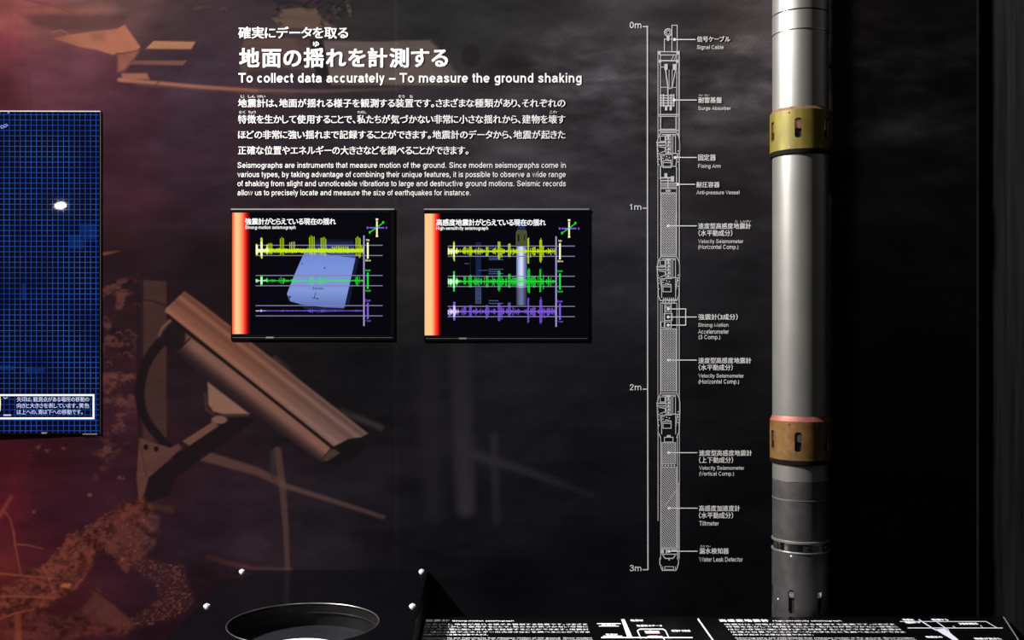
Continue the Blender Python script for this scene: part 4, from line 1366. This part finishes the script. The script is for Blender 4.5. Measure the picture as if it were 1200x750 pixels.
_b = GR.node_tree.nodes['Principled BSDF']
_b.inputs['Base Color'].default_value = (0.001, 0.001, 0.002, 1)
_b.inputs['Roughness'].default_value = 0.02
_n = GR.node_tree.nodes.new('ShaderNodeTexNoise')
_n.inputs['Scale'].default_value = 9
_t = GR.node_tree.nodes.new('ShaderNodeTexCoord')
_r = GR.node_tree.nodes.new('ShaderNodeValToRGB')
_r.color_ramp.elements[0].position, _r.color_ramp.elements[0].color = 0.3, rgba((26, 62, 150))
_r.color_ramp.elements[1].position, _r.color_ramp.elements[1].color = 0.72, rgba((52, 112, 214))
GR.node_tree.links.new(_t.outputs['Object'], _n.inputs['Vector'])
GR.node_tree.links.new(_n.outputs[0], _r.inputs[0])
GR.node_tree.links.new(_r.outputs[0], _b.inputs['Emission Color'])
_b.inputs['Emission Strength'].default_value = 0.62
g = Flat()
y = 134.6
while y < 507:
    g.rect(BX0 + 1, y - 0.36, BX1 - 1.2, y + 0.36)
    y += 6.17
o = g.build('grid_lines', GR, big, d0 + 0.0003)
g = Flat()
x = 112.5
while x > BX0 + 2:
    g.rect(x - 0.4, BY0 + 1.4, x + 0.4, BY1 - 1.6)
    x -= 6.31
g.build('grid_columns', GR, o, d0 + 0.0005)
M_PATCH = glow('screen_blue_patch', (12, 36, 88), 0.8)
for x0, y0, x1, y1 in ((93, 262, 112, 281), (81, 275, 98, 292), (26, 332, 31, 352), (44, 379, 52, 381), (-20, 428, 18, 434), (29, 431, 53, 436)):
    Flat().rect(x0, y0, x1, y1).build('glow_patch', M_PATCH, big, d0 + 0.0002)
g = Flat()
g.line((-30, 463), (109.6, 463), (109.6, 490.2), (-30, 490.2), w=2.0)
cap = g.build('caption_frame', M_SCRWHITE, big, d0 + 0.0009)
SW = glow('screen_caption_white', (206, 212, 255), 1.0)
for tx, x1, y0 in (('矢印は、観測点がある場所の移動の', 104.6, 465), ('向きと大きさを表しています。黄色', 104.6, 472.4), ('は上への、青は下への移動です。', 97, 479.8)):
    put_text(Flat(), tx, 20.2, x1, y0, y0 + 5.8, 0.008).build('caption_line', SW, cap, d0 + 0.0009)
Flat().line((5, 465.8), (6.6, 467), (9, 465.6), w=0.9).build('legend_tick', SW, cap, d0 + 0.0009)
Flat().rect(4.6, 485.6, 13.4, 487.2).build('legend_scale', SW, cap, d0 + 0.0009)
Flat().poly([(-8, 464.5), (1, 464.5), (1.6, 472), (1, 482), (-8, 482)]).build('legend_arrow', glow('screen_legend_yellow', (255, 250, 190), 1.1), cap, d0 + 0.0009)
g = Flat()
g.line((9.6, 147.2), (8, 145.8), (6, 146.4), (4.6, 147.8), (2.2, 147.4), (1.2, 149), (2.4, 150.6), (4.4, 150), (5.4, 148.6), (7, 149.2), (8.4, 147.8), (9.6, 147.2), w=0.9)
M_ISLE = glow('screen_island', (150, 160, 235), 0.95)
g.build('island_outline', M_ISLE, big, d0 + 0.0008)
for pg in ([(-1, 131.8), (1, 131.8), (0, 133.8)], [(8.6, 131.8), (12.2, 131.8), (10.4, 133.4)]):
    Flat().poly(pg).build('coast_mark', M_ISLE, big, d0 + 0.0008)
Flat().rect(49, 506.6, 55, 508.2).build('maker_mark', M_BEZEL_EDGE, big, BD + 0.0004)
Flat().rect(97, 508.2, 114, 509.2).build('lower_lip', M_BEZEL_EDGE, big, BD + 0.0003)
# swing the left end a little towards the room
ROT = math.radians(0.6)
hinge = Vector((b.x, -BD, 0))
TR = Matrix.Translation(hinge) @ Matrix.Rotation(ROT, 4, 'Z') @ Matrix.Translation(-hinge)
big.matrix_world = TR



# ------------------------------------------------------------------ the standing steel probe
PD = 0.088
PX = at(938, 0, PD).x
PF = 2.75 - PD - 0.067


def pz(py):
    return EYE + (VY - py) * PF / F


def lathe(prof, n=72, a0=0.0, a1=2 * math.pi):
    """surface of revolution about the probe's axis from (radius, z) points"""
    bm = bmesh.new()
    rings = []
    full = abs(a1 - a0 - 2 * math.pi) < 1e-6
    cnt = n if full else n + 1
    for r, z in prof:
        rings.append([bm.verts.new((r * math.cos(a0 + (a1 - a0) * i / n), r * math.sin(a0 + (a1 - a0) * i / n), z)) for i in range(cnt)])
    for A, B in zip(rings[:-1], rings[1:]):
        for i in range(n):
            j = (i + 1) % cnt
            bm.faces.new((A[i], A[j], B[j], B[i]))
    return bm


probe = thing('borehole_probe', 'tall steel borehole seismometer probe standing upright with yellow and brown collars', 'seismometer', loc=(PX, -PD, 0))
RT = 0.0683


def smooth_lathe(name, prof, m, parent=probe, n=72):
    o = bm_obj(name, lathe(prof, n), m, parent, smooth=True)
    md = o.modifiers.new('edges', 'EDGE_SPLIT')
    md.split_angle = math.radians(32)
    return o


def band(z0, z1, r, c=0.0008):
    return [(r - c * 3, z0), (r, z0 + c), (r, z1 - c), (r - c * 3, z1)]


smooth_lathe('tube', [(RT - 0.004, pz(33)), (RT, pz(33) - 0.0012)] + [(RT, pz(33) - 0.01), (RT, pz(126))] , M_STEEL)
t = smooth_lathe('tube', [(RT - 0.003, pz(32.4)), (RT + 0.0004, pz(32.4) + 0.0006), (RT + 0.0004, pz(10.4)), (RT - 0.003, pz(10.0))], M_STEEL)
smooth_lathe('tube', [(RT - 0.003, pz(9.0)), (RT, pz(9.0) + 0.0008), (RT, 2.62), (RT - 0.004, 2.625)], M_STEEL)
smooth_lathe('joint_groove', [(RT - 0.0025, pz(34)), (RT - 0.0025, pz(8))], M_RUBBER)
smooth_lathe('joint_ring', [(RT - 0.001, pz(33.6)), (RT + 0.0016, pz(33.0)), (RT + 0.0016, pz(32.4)), (RT - 0.001, pz(32.0))], M_CHROME)
smooth_lathe('tube', [(RT, pz(178)), (RT, pz(492))], M_STEEL)
smooth_lathe('tube', [(RT, pz(543)), (RT, pz(565.4)), (RT - 0.002, pz(566))], M_STEEL)
smooth_lathe('lower_tube', [(RT - 0.002, pz(566.2)), (RT, pz(566.8)), (RT, pz(586.6)), (RT - 0.001, pz(587))], M_STEEL_DARK)['label'] = 'darker grey tube section'
smooth_lathe('joint_ring', [(RT - 0.001, pz(586.9)), (RT + 0.0008, pz(587.2)), (RT + 0.0008, pz(587.9)), (RT - 0.001, pz(588.2))], M_STEEL)
smooth_lathe('lower_tube', [(RT - 0.001, pz(588.1)), (RT, pz(588.6)), (RT, pz(636))], M_STEEL_DARK)['label'] = 'darker grey lower tube'


def azimuth(deg):
    """angle measured from straight towards the viewer (-y), positive to the right"""
    return math.radians(deg - 90.0)


def collar_with_slots(name, z0, z1, r, slots, hz0, hz1, halfdeg, m, parent, thick=0.006):
    """cylinder wall with rounded slots cut right through; slots are azimuths in degrees"""
    angs = set(np.linspace(0, 360, 97)[:-1].round(4).tolist())
    cut = []
    c = halfdeg * 0.42
    for s in slots:
        s %= 360
        for q in (s - halfdeg, s - halfdeg + c, s + halfdeg - c, s + halfdeg):
            cut.append(q % 360)
        angs = {q for q in angs if min(abs(q - s), 360 - abs(q - s)) > halfdeg + 0.6}
    angs = sorted(angs | {round(q, 4) for q in cut})
    ch = (hz1 - hz0) * 0.10
    zs = [z0, hz0, hz0 + ch, hz1 - ch, hz1, z1]
    bm = bmesh.new()
    g = [[bm.verts.new((r * math.cos(math.radians(a)), r * math.sin(math.radians(a)), z)) for a in angs] for z in zs]
    N = len(angs)

    def rel(a, s):
        d = (a - s + 180) % 360 - 180
        return d
    for k in range(len(zs) - 1):
        for i in range(N):
            j = (i + 1) % N
            mid = (angs[i] + ((angs[j] - angs[i]) % 360) / 2) % 360
            hole = None
            if 1 <= k <= 3:
                for s in slots:
                    d = rel(mid, s % 360)
                    if abs(d) < halfdeg:
                        hole = d
            q = (g[k][i], g[k][j], g[k + 1][j], g[k + 1][i])
            if hole is None:
                bm.faces.new(q)
                continue
            left, right = hole < -halfdeg + c, hole > halfdeg - c
            if k == 1 and left: bm.faces.new((q[0], q[1], q[3]))
            elif k == 1 and right: bm.faces.new((q[0], q[1], q[2]))
            elif k == 3 and left: bm.faces.new((q[0], q[2], q[3]))
            elif k == 3 and right: bm.faces.new((q[1], q[2], q[3]))
    bmesh.ops.recalc_face_normals(bm, faces=list(bm.faces))
    o = bm_obj(name, bm, m, parent, smooth=True)
    for p in o.data.polygons:
        p.use_smooth = True
    sd = o.modifiers.new('wall', 'SOLIDIFY')
    sd.thickness = thick
    sd.offset = -1
    md = o.modifiers.new('edges', 'EDGE_SPLIT')
    md.split_angle = math.radians(32)
    return o


def patch(name, r, a0, a1, z0, z1, m, parent, thick=0.0015, n=6):
    """a small curved plate lying on a cylinder of radius r"""
    bm = bmesh.new()
    lo = [[bm.verts.new((rr * math.cos(math.radians(a0 + (a1 - a0) * i / n)), rr * math.sin(math.radians(a0 + (a1 - a0) * i / n)), z))
           for i in range(n + 1)] for rr, z in ((r, z0), (r + thick, z0), (r + thick, z1), (r, z1))]
    for A, B in zip(lo, lo[1:] + lo[:1]):
        for i in range(n):
            bm.faces.new((A[i], A[i + 1], B[i + 1], B[i]))
    for e in (0, n):
        bm.faces.new([A[e] for A in lo])
    return bm_obj(name, bm, m, parent)


def stud(name, r, deg, z, rad, m, parent, h=0.0012):
    """a small round screw or plug head on the cylinder's surface"""
    bm = bmesh.new()
    bmesh.ops.create_cone(bm, cap_ends=True, segments=14, radius1=rad, radius2=rad * 0.85, depth=h * 2)
    a = math.radians(deg)
    n = Vector((math.cos(a), math.sin(a), 0))
    M = Matrix.Translation(n * r + Vector((0, 0, z))) @ n.to_track_quat('Z', 'Y').to_matrix().to_4x4()
    bmesh.ops.transform(bm, matrix=M, verts=bm.verts)
    return bm_obj(name, bm, m, parent)


VIEW = -90.0 - math.degrees(math.atan2(PX, DIST - PD))      # world azimuth that faces the camera


def collar(y_top, y_cham, y_bot, y_end, hy0, hy1, wallm, ringm, lbl, inm):
    rc = 0.0745
    base = collar_with_slots('collar', pz(y_bot), pz(y_cham), rc, [VIEW - 4 + k * 60 for k in range(6)], pz(hy1), pz(hy0), 6.6, wallm, probe)
    base['label'] = lbl
    smooth_lathe('chamfer_ring', [(RT + 0.0002, pz(y_top)), (rc - 0.001, pz(y_cham) + 0.0015), (rc, pz(y_cham) + 0.0003), (rc, pz(y_cham)), (RT, pz(y_cham))],
                 ringm, base)
    smooth_lathe('lower_band', [(rc - 0.0002, pz(y_bot)), (rc - 0.0012, pz(y_end) + 0.001), (rc - 0.004, pz(y_end)), (RT, pz(y_end))], M_RUBBER, base)
    smooth_lathe('inner_sleeve', [(RT - 0.001, pz(y_bot)), (RT - 0.001, pz(y_cham))], M_SLOT, base)
    for k in range(6):
        s = VIEW - 4 + k * 60
        mid = (pz(hy0) + pz(hy1)) / 2
        patch('slot_plate', RT - 0.0009, s - 6, s + 6, mid - 0.001, pz(hy0) - 0.001, inm, base, 0.003)
        stud('slot_screw', RT + 0.0015, s - 2, mid - 0.001, 0.0028, M_CHROME, base)
        stud('plug', rc - 0.0006, s - 17, pz(y_cham) - 0.007, 0.0026, M_SLOT, base)
        stud('plug', rc - 0.0006, s - 17, pz(y_bot) + 0.005, 0.0024, M_COPPER, base)
    return base


collar(123.6, 127.8, 174, 179.4, 138.2, 161.2, M_BRASS, M_COPPERRING, 'upper yellow anodised collar with slots', M_COPPER)
collar(488.6, 494.4, 540, 545.6, 506.6, 529.6, M_BRONZE, M_PINKRING, 'lower brown bronze collar with slots', M_STEEL_DARK)

# chrome clamp band near the foot
smooth_lathe('upper_lip', [(RT - 0.001, pz(635)), (RT + 0.0022, pz(636)), (RT + 0.0022, pz(638.2)), (RT - 0.002, pz(639))], M_STEEL)
cb = smooth_lathe('clamp_band', [(RT - 0.0012, pz(638.4)), (RT - 0.0012, pz(648.4))], M_CHROME)
cb['label'] = 'shiny chrome clamp band'
for dg in (-62, 15, 60, 150, 230):
    patch('band_block', RT - 0.0012, VIEW + dg - 9, VIEW + dg + 9, pz(647.6), pz(639.4), M_SLOT, cb, 0.0018)
    stud('band_screw', RT + 0.001, VIEW + dg, pz(643.4), 0.003, M_CHROME, cb)
smooth_lathe('lower_lip', [(RT - 0.002, pz(648.0)), (RT + 0.0026, pz(648.6)), (RT + 0.0026, pz(649.8)), (RT - 0.001, pz(650.4))], M_STEEL)
foot = collar_with_slots('foot_tube', 0.002, pz(650), RT + 0.001, [VIEW - 18, VIEW + 42, VIEW + 102, VIEW + 162, VIEW + 222, VIEW + 282],
                         pz(720.5), pz(693), 6.0, M_STEEL_DARK, probe, 0.004)
foot['label'] = 'darker grey foot tube with narrow slots'
smooth_lathe('inner_sleeve', [(RT - 0.006, pz(735)), (RT - 0.006, pz(655))], M_SLOT, foot)
for dg in (-18, 42, 102, 162, 222, 282):
    patch('slot_pin', RT - 0.0058, VIEW + dg - 4.6, VIEW + dg + 4.6, pz(701.5), pz(695), M_CHROME, foot, 0.0055)
stud('plug', RT + 0.0006, VIEW - 18.5, pz(652.6), 0.0026, M_SCREW, foot)
stud('plug', RT + 0.0006, VIEW - 50, pz(706.6), 0.0024, M_SCREW, foot)

# ------------------------------------------------------------------ black plinth with the round well
ZT = EYE - (668.0 - VY) * DIST / F
PX0, PX1 = at(277, 0).x, at(501.6, 0).x
CX, CD, CR = -0.386, 0.495, 0.160
PDEP = 0.98
plinth = thing('display_plinth', 'black lacquered plinth with a round well and bright corner screws, under the printed camera', 'plinth',
               loc=((PX0 + PX1) / 2, -PDEP / 2, 0))


def local(o, parent):
    o.parent = parent
    o.matrix_parent_inverse = parent.matrix_basis.inverted()
    return o


def plate_with_hole(x0, x1, y0, y1, z, cx, cy, r, t, n=96):
    """flat plate with a circular hole (thickness t downward)"""
    bm = bmesh.new()
    inner, outer = [], []
    for i in range(n):
        a = 2 * math.pi * i / n
        c, s = math.cos(a), math.sin(a)
        k = min(((x1 if c > 0 else x0) - cx) / c if abs(c) > 1e-9 else 1e9, ((y1 if s > 0 else y0) - cy) / s if abs(s) > 1e-9 else 1e9)
        inner.append((cx + r * c, cy + r * s))
        outer.append((cx + k * c, cy + k * s))
    for cxn, cyn in ((x0, y0), (x0, y1), (x1, y0), (x1, y1)):       # snap the nearest ray ends to the corners
        i = min(range(n), key=lambda q: (outer[q][0] - cxn) ** 2 + (outer[q][1] - cyn) ** 2)
        outer[i] = (cxn, cyn)
    top_i = [bm.verts.new((x, y, z)) for x, y in inner]
    top_o = [bm.verts.new((x, y, z)) for x, y in outer]
    bot_i = [bm.verts.new((x, y, z - t)) for x, y in inner]
    bot_o = [bm.verts.new((x, y, z - t)) for x, y in outer]
    for i in range(n):
        j = (i + 1) % n
        bm.faces.new((top_i[i], top_o[i], top_o[j], top_i[j]))
        bm.faces.new((bot_i[j], bot_o[j], bot_o[i], bot_i[i]))
        bm.faces.new((top_o[i], bot_o[i], bot_o[j], top_o[j]))
        bm.faces.new((bot_i[i], top_i[i], top_i[j], bot_i[j]))
    return bm


def ring_bm(cx, cy, prof, n=96):
    bm = bmesh.new()
    R = [[bm.verts.new((cx + r * math.cos(2 * math.pi * i / n), cy + r * math.sin(2 * math.pi * i / n), z)) for i in range(n)] for r, z in prof]
    for A, B in zip(R[:-1], R[1:]):
        for i in range(n):
            j = (i + 1) % n
            bm.faces.new((A[i], A[j], B[j], B[i]))
    return bm


def disc_bm(cx, cy, r, z, t, n=72):
    bm = bmesh.new()
    bmesh.ops.create_cone(bm, cap_ends=True, segments=n, radius1=r, radius2=r, depth=t)
    bmesh.ops.translate(bm, vec=(cx, cy, z - t / 2), verts=bm.verts)
    return bm


Y0, Y1 = -PDEP, -0.0015
local(bm_obj('top_plate', plate_with_hole(PX0, PX1, Y0, Y1, ZT, CX, -CD, CR, 0.006), M_BLACKTOP), plinth)
bm = bmesh.new()
zb = ZT - 0.0062
for q in ((PX0 + 0.001, PX1 - 0.001, Y0 + 0.001, Y0 + 0.02), (PX0 + 0.001, PX1 - 0.001, -0.021, -0.0025),
          (PX0 + 0.001, PX0 + 0.02, Y0 + 0.0201, -0.0211), (PX1 - 0.02, PX1 - 0.001, Y0 + 0.0201, -0.0211)):
    box_bm(q[0], q[1], q[2], q[3], 0.0, zb, bm)
local(bm_obj('plinth_body', bm, M_BLACKMAT), plinth)
rim = local(bm_obj('well_rim', ring_bm(CX, -CD, [(CR + 0.0012, ZT + 0.0002), (CR + 0.0008, ZT + 0.0012), (CR - 0.001, ZT + 0.0008), (CR - 0.0014, ZT - 0.0012)]), M_RIM, smooth=True), plinth)
rim['label'] = 'thin bright rim of the round well'
well = local(bm_obj('well_wall', ring_bm(CX, -CD, [(CR - 0.0006, ZT - 0.004), (CR - 0.0006, ZT - 0.020), (CR - 0.003, ZT - 0.0205), (CR - 0.003, ZT - 0.0225),
                                                   (CR - 0.0012, ZT - 0.0235), (CR - 0.0012, ZT - 0.056)]), M_WELL, smooth=False), plinth)
local(bm_obj('well_floor', disc_bm(CX, -CD, CR - 0.0008, ZT - 0.05, 0.006), M_WELLFLOOR), plinth)
for sx in (-0.627, -0.163):
    for sd in (0.018, 0.362, 0.70):
        bm = bmesh.new()
        bmesh.ops.create_cone(bm, cap_ends=True, segments=18, radius1=0.0078, radius2=0.0064, depth=0.0034)
        bmesh.ops.translate(bm, vec=(sx, -sd, ZT + 0.0017), verts=bm.verts)
        bm2 = bm
        r = bmesh.ops.create_cone(bm2, cap_ends=True, segments=6, radius1=0.0042, radius2=0.0036, depth=0.003)
        bmesh.ops.translate(bm2, vec=(sx, -sd, ZT + 0.0042), verts=r['verts'])
        local(bm_obj('screw', bm2, M_SCREW), plinth)

# instrument lying in the well
inst = thing('round_instrument', 'round metal instrument with bright rim lying inside the dark well', 'instrument', loc=(CX, -0.542, ZT - 0.05))
zi = ZT - 0.0498
local(bm_obj('instrument_body', ring_bm(CX, -0.542, [(0.0005, zi), (0.088, zi), (0.090, zi + 0.001), (0.090, zi + 0.003), (0.0005, zi + 0.003)], 64),
             M_RIM, smooth=False), inst)
local(bm_obj('bright_rim', ring_bm(CX, -0.542, [(0.0895, zi + 0.0031), (0.0885, zi + 0.0042), (0.082, zi + 0.0042), (0.081, zi + 0.0031)], 72),
             mat('white_enamel_rim', (235, 235, 238), 0.35, 0.2, noise=0.05, nscale=20), smooth=False), inst)['label'] = 'white shining rim'

# ------------------------------------------------------------------ the reading desk: flat black panel with white print
DH = 0.8024
DBACK = 0.166
desk = thing('information_desk', 'low black desk with white printed captions below the probe and drawing', 'desk', loc=(0.55, -0.5, 0))
XL0, XR0 = PX1 + 0.003, XR - 0.014


def on_desk(px, py, h=0.0):
    dist = (EYE - DH - h) * F / (py - VY)
    return Vector(((px - VX) * dist / F, dist - DIST, DH + h))


bm = bmesh.new()
pts = [(XL0, -DBACK), (XR0, -DBACK), (XR0 - 0.052, -DBACK - 0.17), (XR0 - 0.249, -DBACK - 0.78), (XL0, -DBACK - 0.78)]
lo = [bm.verts.new((x, y, DH - 0.012)) for x, y in pts]
hi = [bm.verts.new((x, y, DH)) for x, y in pts]
bm.faces.new(hi)
bm.faces.new(lo[::-1])
for i in range(5):
    j = (i + 1) % 5
    bm.faces.new((lo[i], lo[j], hi[j], hi[i]))
local(bm_obj('desk_top', bm, mat('black_printed_panel', (4, 4, 5), 0.3, spec=0.18, noise=0.15, nscale=30, rough_noise=0.04), bevel=0.0008, seg=1), desk)
bm = bmesh.new()
box_bm(XL0 + 0.004, XR0 - 0.26, -DBACK - 0.74, -DBACK - 0.02, 0.0, DH - 0.0122, bm)
local(bm_obj('desk_body', bm, M_BLACKMAT), desk)
e = Flat().line((XR0 - 0.003, -DBACK - 0.004), (XR0 - 0.055, -DBACK - 0.17), (XR0 - 0.252, -DBACK - 0.77), w=0.003)
local(e.build('edge_trim', mat('grey_edge_trim', (110, 110, 112), 0.5, noise=0.1, nscale=20), None, 0, lambda x, y: Vector((x, y, DH + 0.0006))), desk)
M_DESKW = mat('white_desk_print', (238, 238, 240), 0.6, spec=0.1)


def desk_text(fl, body, x0, x1, dd0, dd1, bold=0.012, gap=0.14):
    """text line on the desk from x0 to x1 (metres), between depths dd0 (far) and dd1 (near)"""
    v, f = layout(body, bold, gap)
    a_, b_ = v.min(0), v.max(0)
    P = [((x0 + (p[0] - a_[0]) / (b_[0] - a_[0]) * (x1 - x0)), -(dd1 - (p[1] - a_[1]) / (b_[1] - a_[1]) * (dd1 - dd0)), p[2]) for p in v]
    fl.add(P, f)


def desk_build(name, fl, label=None, parent=desk, m=None):
    o = local(link_mesh(name, [(p[0], p[1], DH + 0.0005 + (p[2] * 0.00013 if len(p) > 2 else 0)) for p in fl.v], fl.f, m or M_DESKW), parent)
    if label:
        o['label'] = label
    return o


def depth(py):
    return DIST - (EYE - DH) * F / (py - VY)


def dx_at(px, py):
    return on_desk(px, py).x


JP_S = ['地震計は、地面が揺れる様子を観測する装置です。さまざま', '特徴を生かして使用することで、私たちが気づかない非常に', 'ほどの非常に強い揺れまで記録することができます。地震計',
        '正確な位置やエネルギーの大きさなどを調べることができま', '地震が起きた正確な位置や大きさ。']
EN_S = ['Seismographs are instruments that measure motion of the ground. Since modern', 'seismographs come in various types, by taking advantage of combining']
for nm, jx0, jx1, jh, hx, ex, head, eng, tail in (
        ('strong-motion', 498, 688, 526, (499, 526), (530, 602), '強震計', 'Strong-motion seismograph', 572),
        ('high-sensitivity', 848.5, 1048, 900, (843, 900.6), (906, 986), '高感度地震計', 'High-sensitivity seismograph', 953)):
    f = Flat()
    desk_text(f, head, dx_at(hx[0], 727.5), dx_at(hx[1], 727.5), depth(726.1), depth(728.9), 0.03, 0.2)
    desk_text(f, eng, dx_at(ex[0], 728), dx_at(ex[1], 728), depth(727.2), depth(728.8), 0.1)
    x0, x1 = dx_at(jx0, 731.8), dx_at(jx1, 731.8)
    for k, yy in enumerate((731.8, 734.7, 737.75, 740.8, 743.95)):
        xx1 = x1 if k < 4 else dx_at(tail, yy)
        desk_text(f, JP_S[k], x0, xx1, depth(yy - 0.75), depth(yy + 0.8), 0.0)
    for k, yy in enumerate((748.1, 750.4)):
        desk_text(f, EN_S[k], x0, x1, depth(yy - 0.8), depth(yy + 0.8), 0.075)
    desk_build('caption_block', f, 'white ' + nm + ' caption printed on the desk')

# printed diagrams on the desk (pixel outlines laid onto the desk plane)
f = Flat()
f.poly([(728, 726), (731.8, 726), (741.5, 748), (735.5, 748)])
f.line((700, 731), (727, 731), w=0.8).line((705, 747.4), (811, 747.4), w=1.1).line((707, 745.6), (729, 745.6), w=0.6)
f.line((702, 734), (725, 734), w=0.6)
f.line((750.8, 748), (747, 739.4), (750, 737.6), (777, 737.6), (780, 739.6), (784, 748), w=1.1)
f.line((757.4, 748), (759.4, 746.2), (775.6, 746.2), (778.6, 749.6), w=1.0)
f.line((761, 737.6), (763.6, 741), w=0.5)
f.poly([(755, 739.8), (772, 739.8), (773.4, 742.6), (757, 742.6)])
f.line((818.2, 726), (835.8, 751), w=1.5)
dg = desk_build('desk_diagram', Flat().add([tuple(on_desk(p[0], p[1]))[:2] + (p[2],) for p in f.v], f.f), 'white line diagram of the strong-motion instrument')
f = Flat()
f.poly([(761, 744.9), (770.4, 744.9), (771.6, 747), (762.4, 747)])
desk_build('red_mark', Flat().add([tuple(on_desk(p[0], p[1]))[:2] + (p[2],) for p in f.v], f.f), 'small red square of the diagram', dg, mat('red_print', (214, 110, 116), 0.6, noise=0.05, nscale=20))
for t_, px0, px1, py in (('強震計', 739, 754, 727.4), ('地震計', 705, 722, 733), ('強震計', 710, 724, 744), ('地震計のデータ', 746, 776, 733.6),
                         ('観測する装置', 787, 809, 739.6), ('地震計', 1058, 1071, 726.6), ('観測する', 1092, 1111, 726.6), ('地震計のデータ', 1061, 1078, 729.8),
                         ('高感度地震計', 1124, 1146, 731.2), ('地震計の', 1085, 1104, 746.8), ('地震が起きた', 1142, 1173, 748.8)):
    f = Flat()
    desk_text(f, t_, dx_at(px0, py), dx_at(px1, py), depth(py - 1.1), depth(py + 1.1), 0.01)
    desk_build('diagram_caption', f, None, dg)
f = Flat()
f.line((1077, 726.4), (1093, 736.6), (1097, 738.6), w=1.2).line((1097, 728.4), (1111, 738.4), (1113, 742), w=0.9)
f.line((1055, 728.6), (1155.6, 728.6), (1168.6, 736.2), w=0.7).line((1064, 736.2), (1174.6, 736.2), w=0.9)
f.line((1117, 734), (1120, 736.2), w=0.8).line((1149, 733), (1152, 736), w=0.6)
f.poly([(1096, 738), (1107, 736.8), (1113.6, 742), (1124, 750.6), (1117, 750.6), (1104, 743)])
desk_build('map_diagram', Flat().add([tuple(on_desk(p[0], p[1]))[:2] + (p[2],) for p in f.v], f.f), 'pale line diagram at the right end of the desk', desk,
           mat('grey_desk_print', (186, 186, 200), 0.6, noise=0.05, nscale=20))
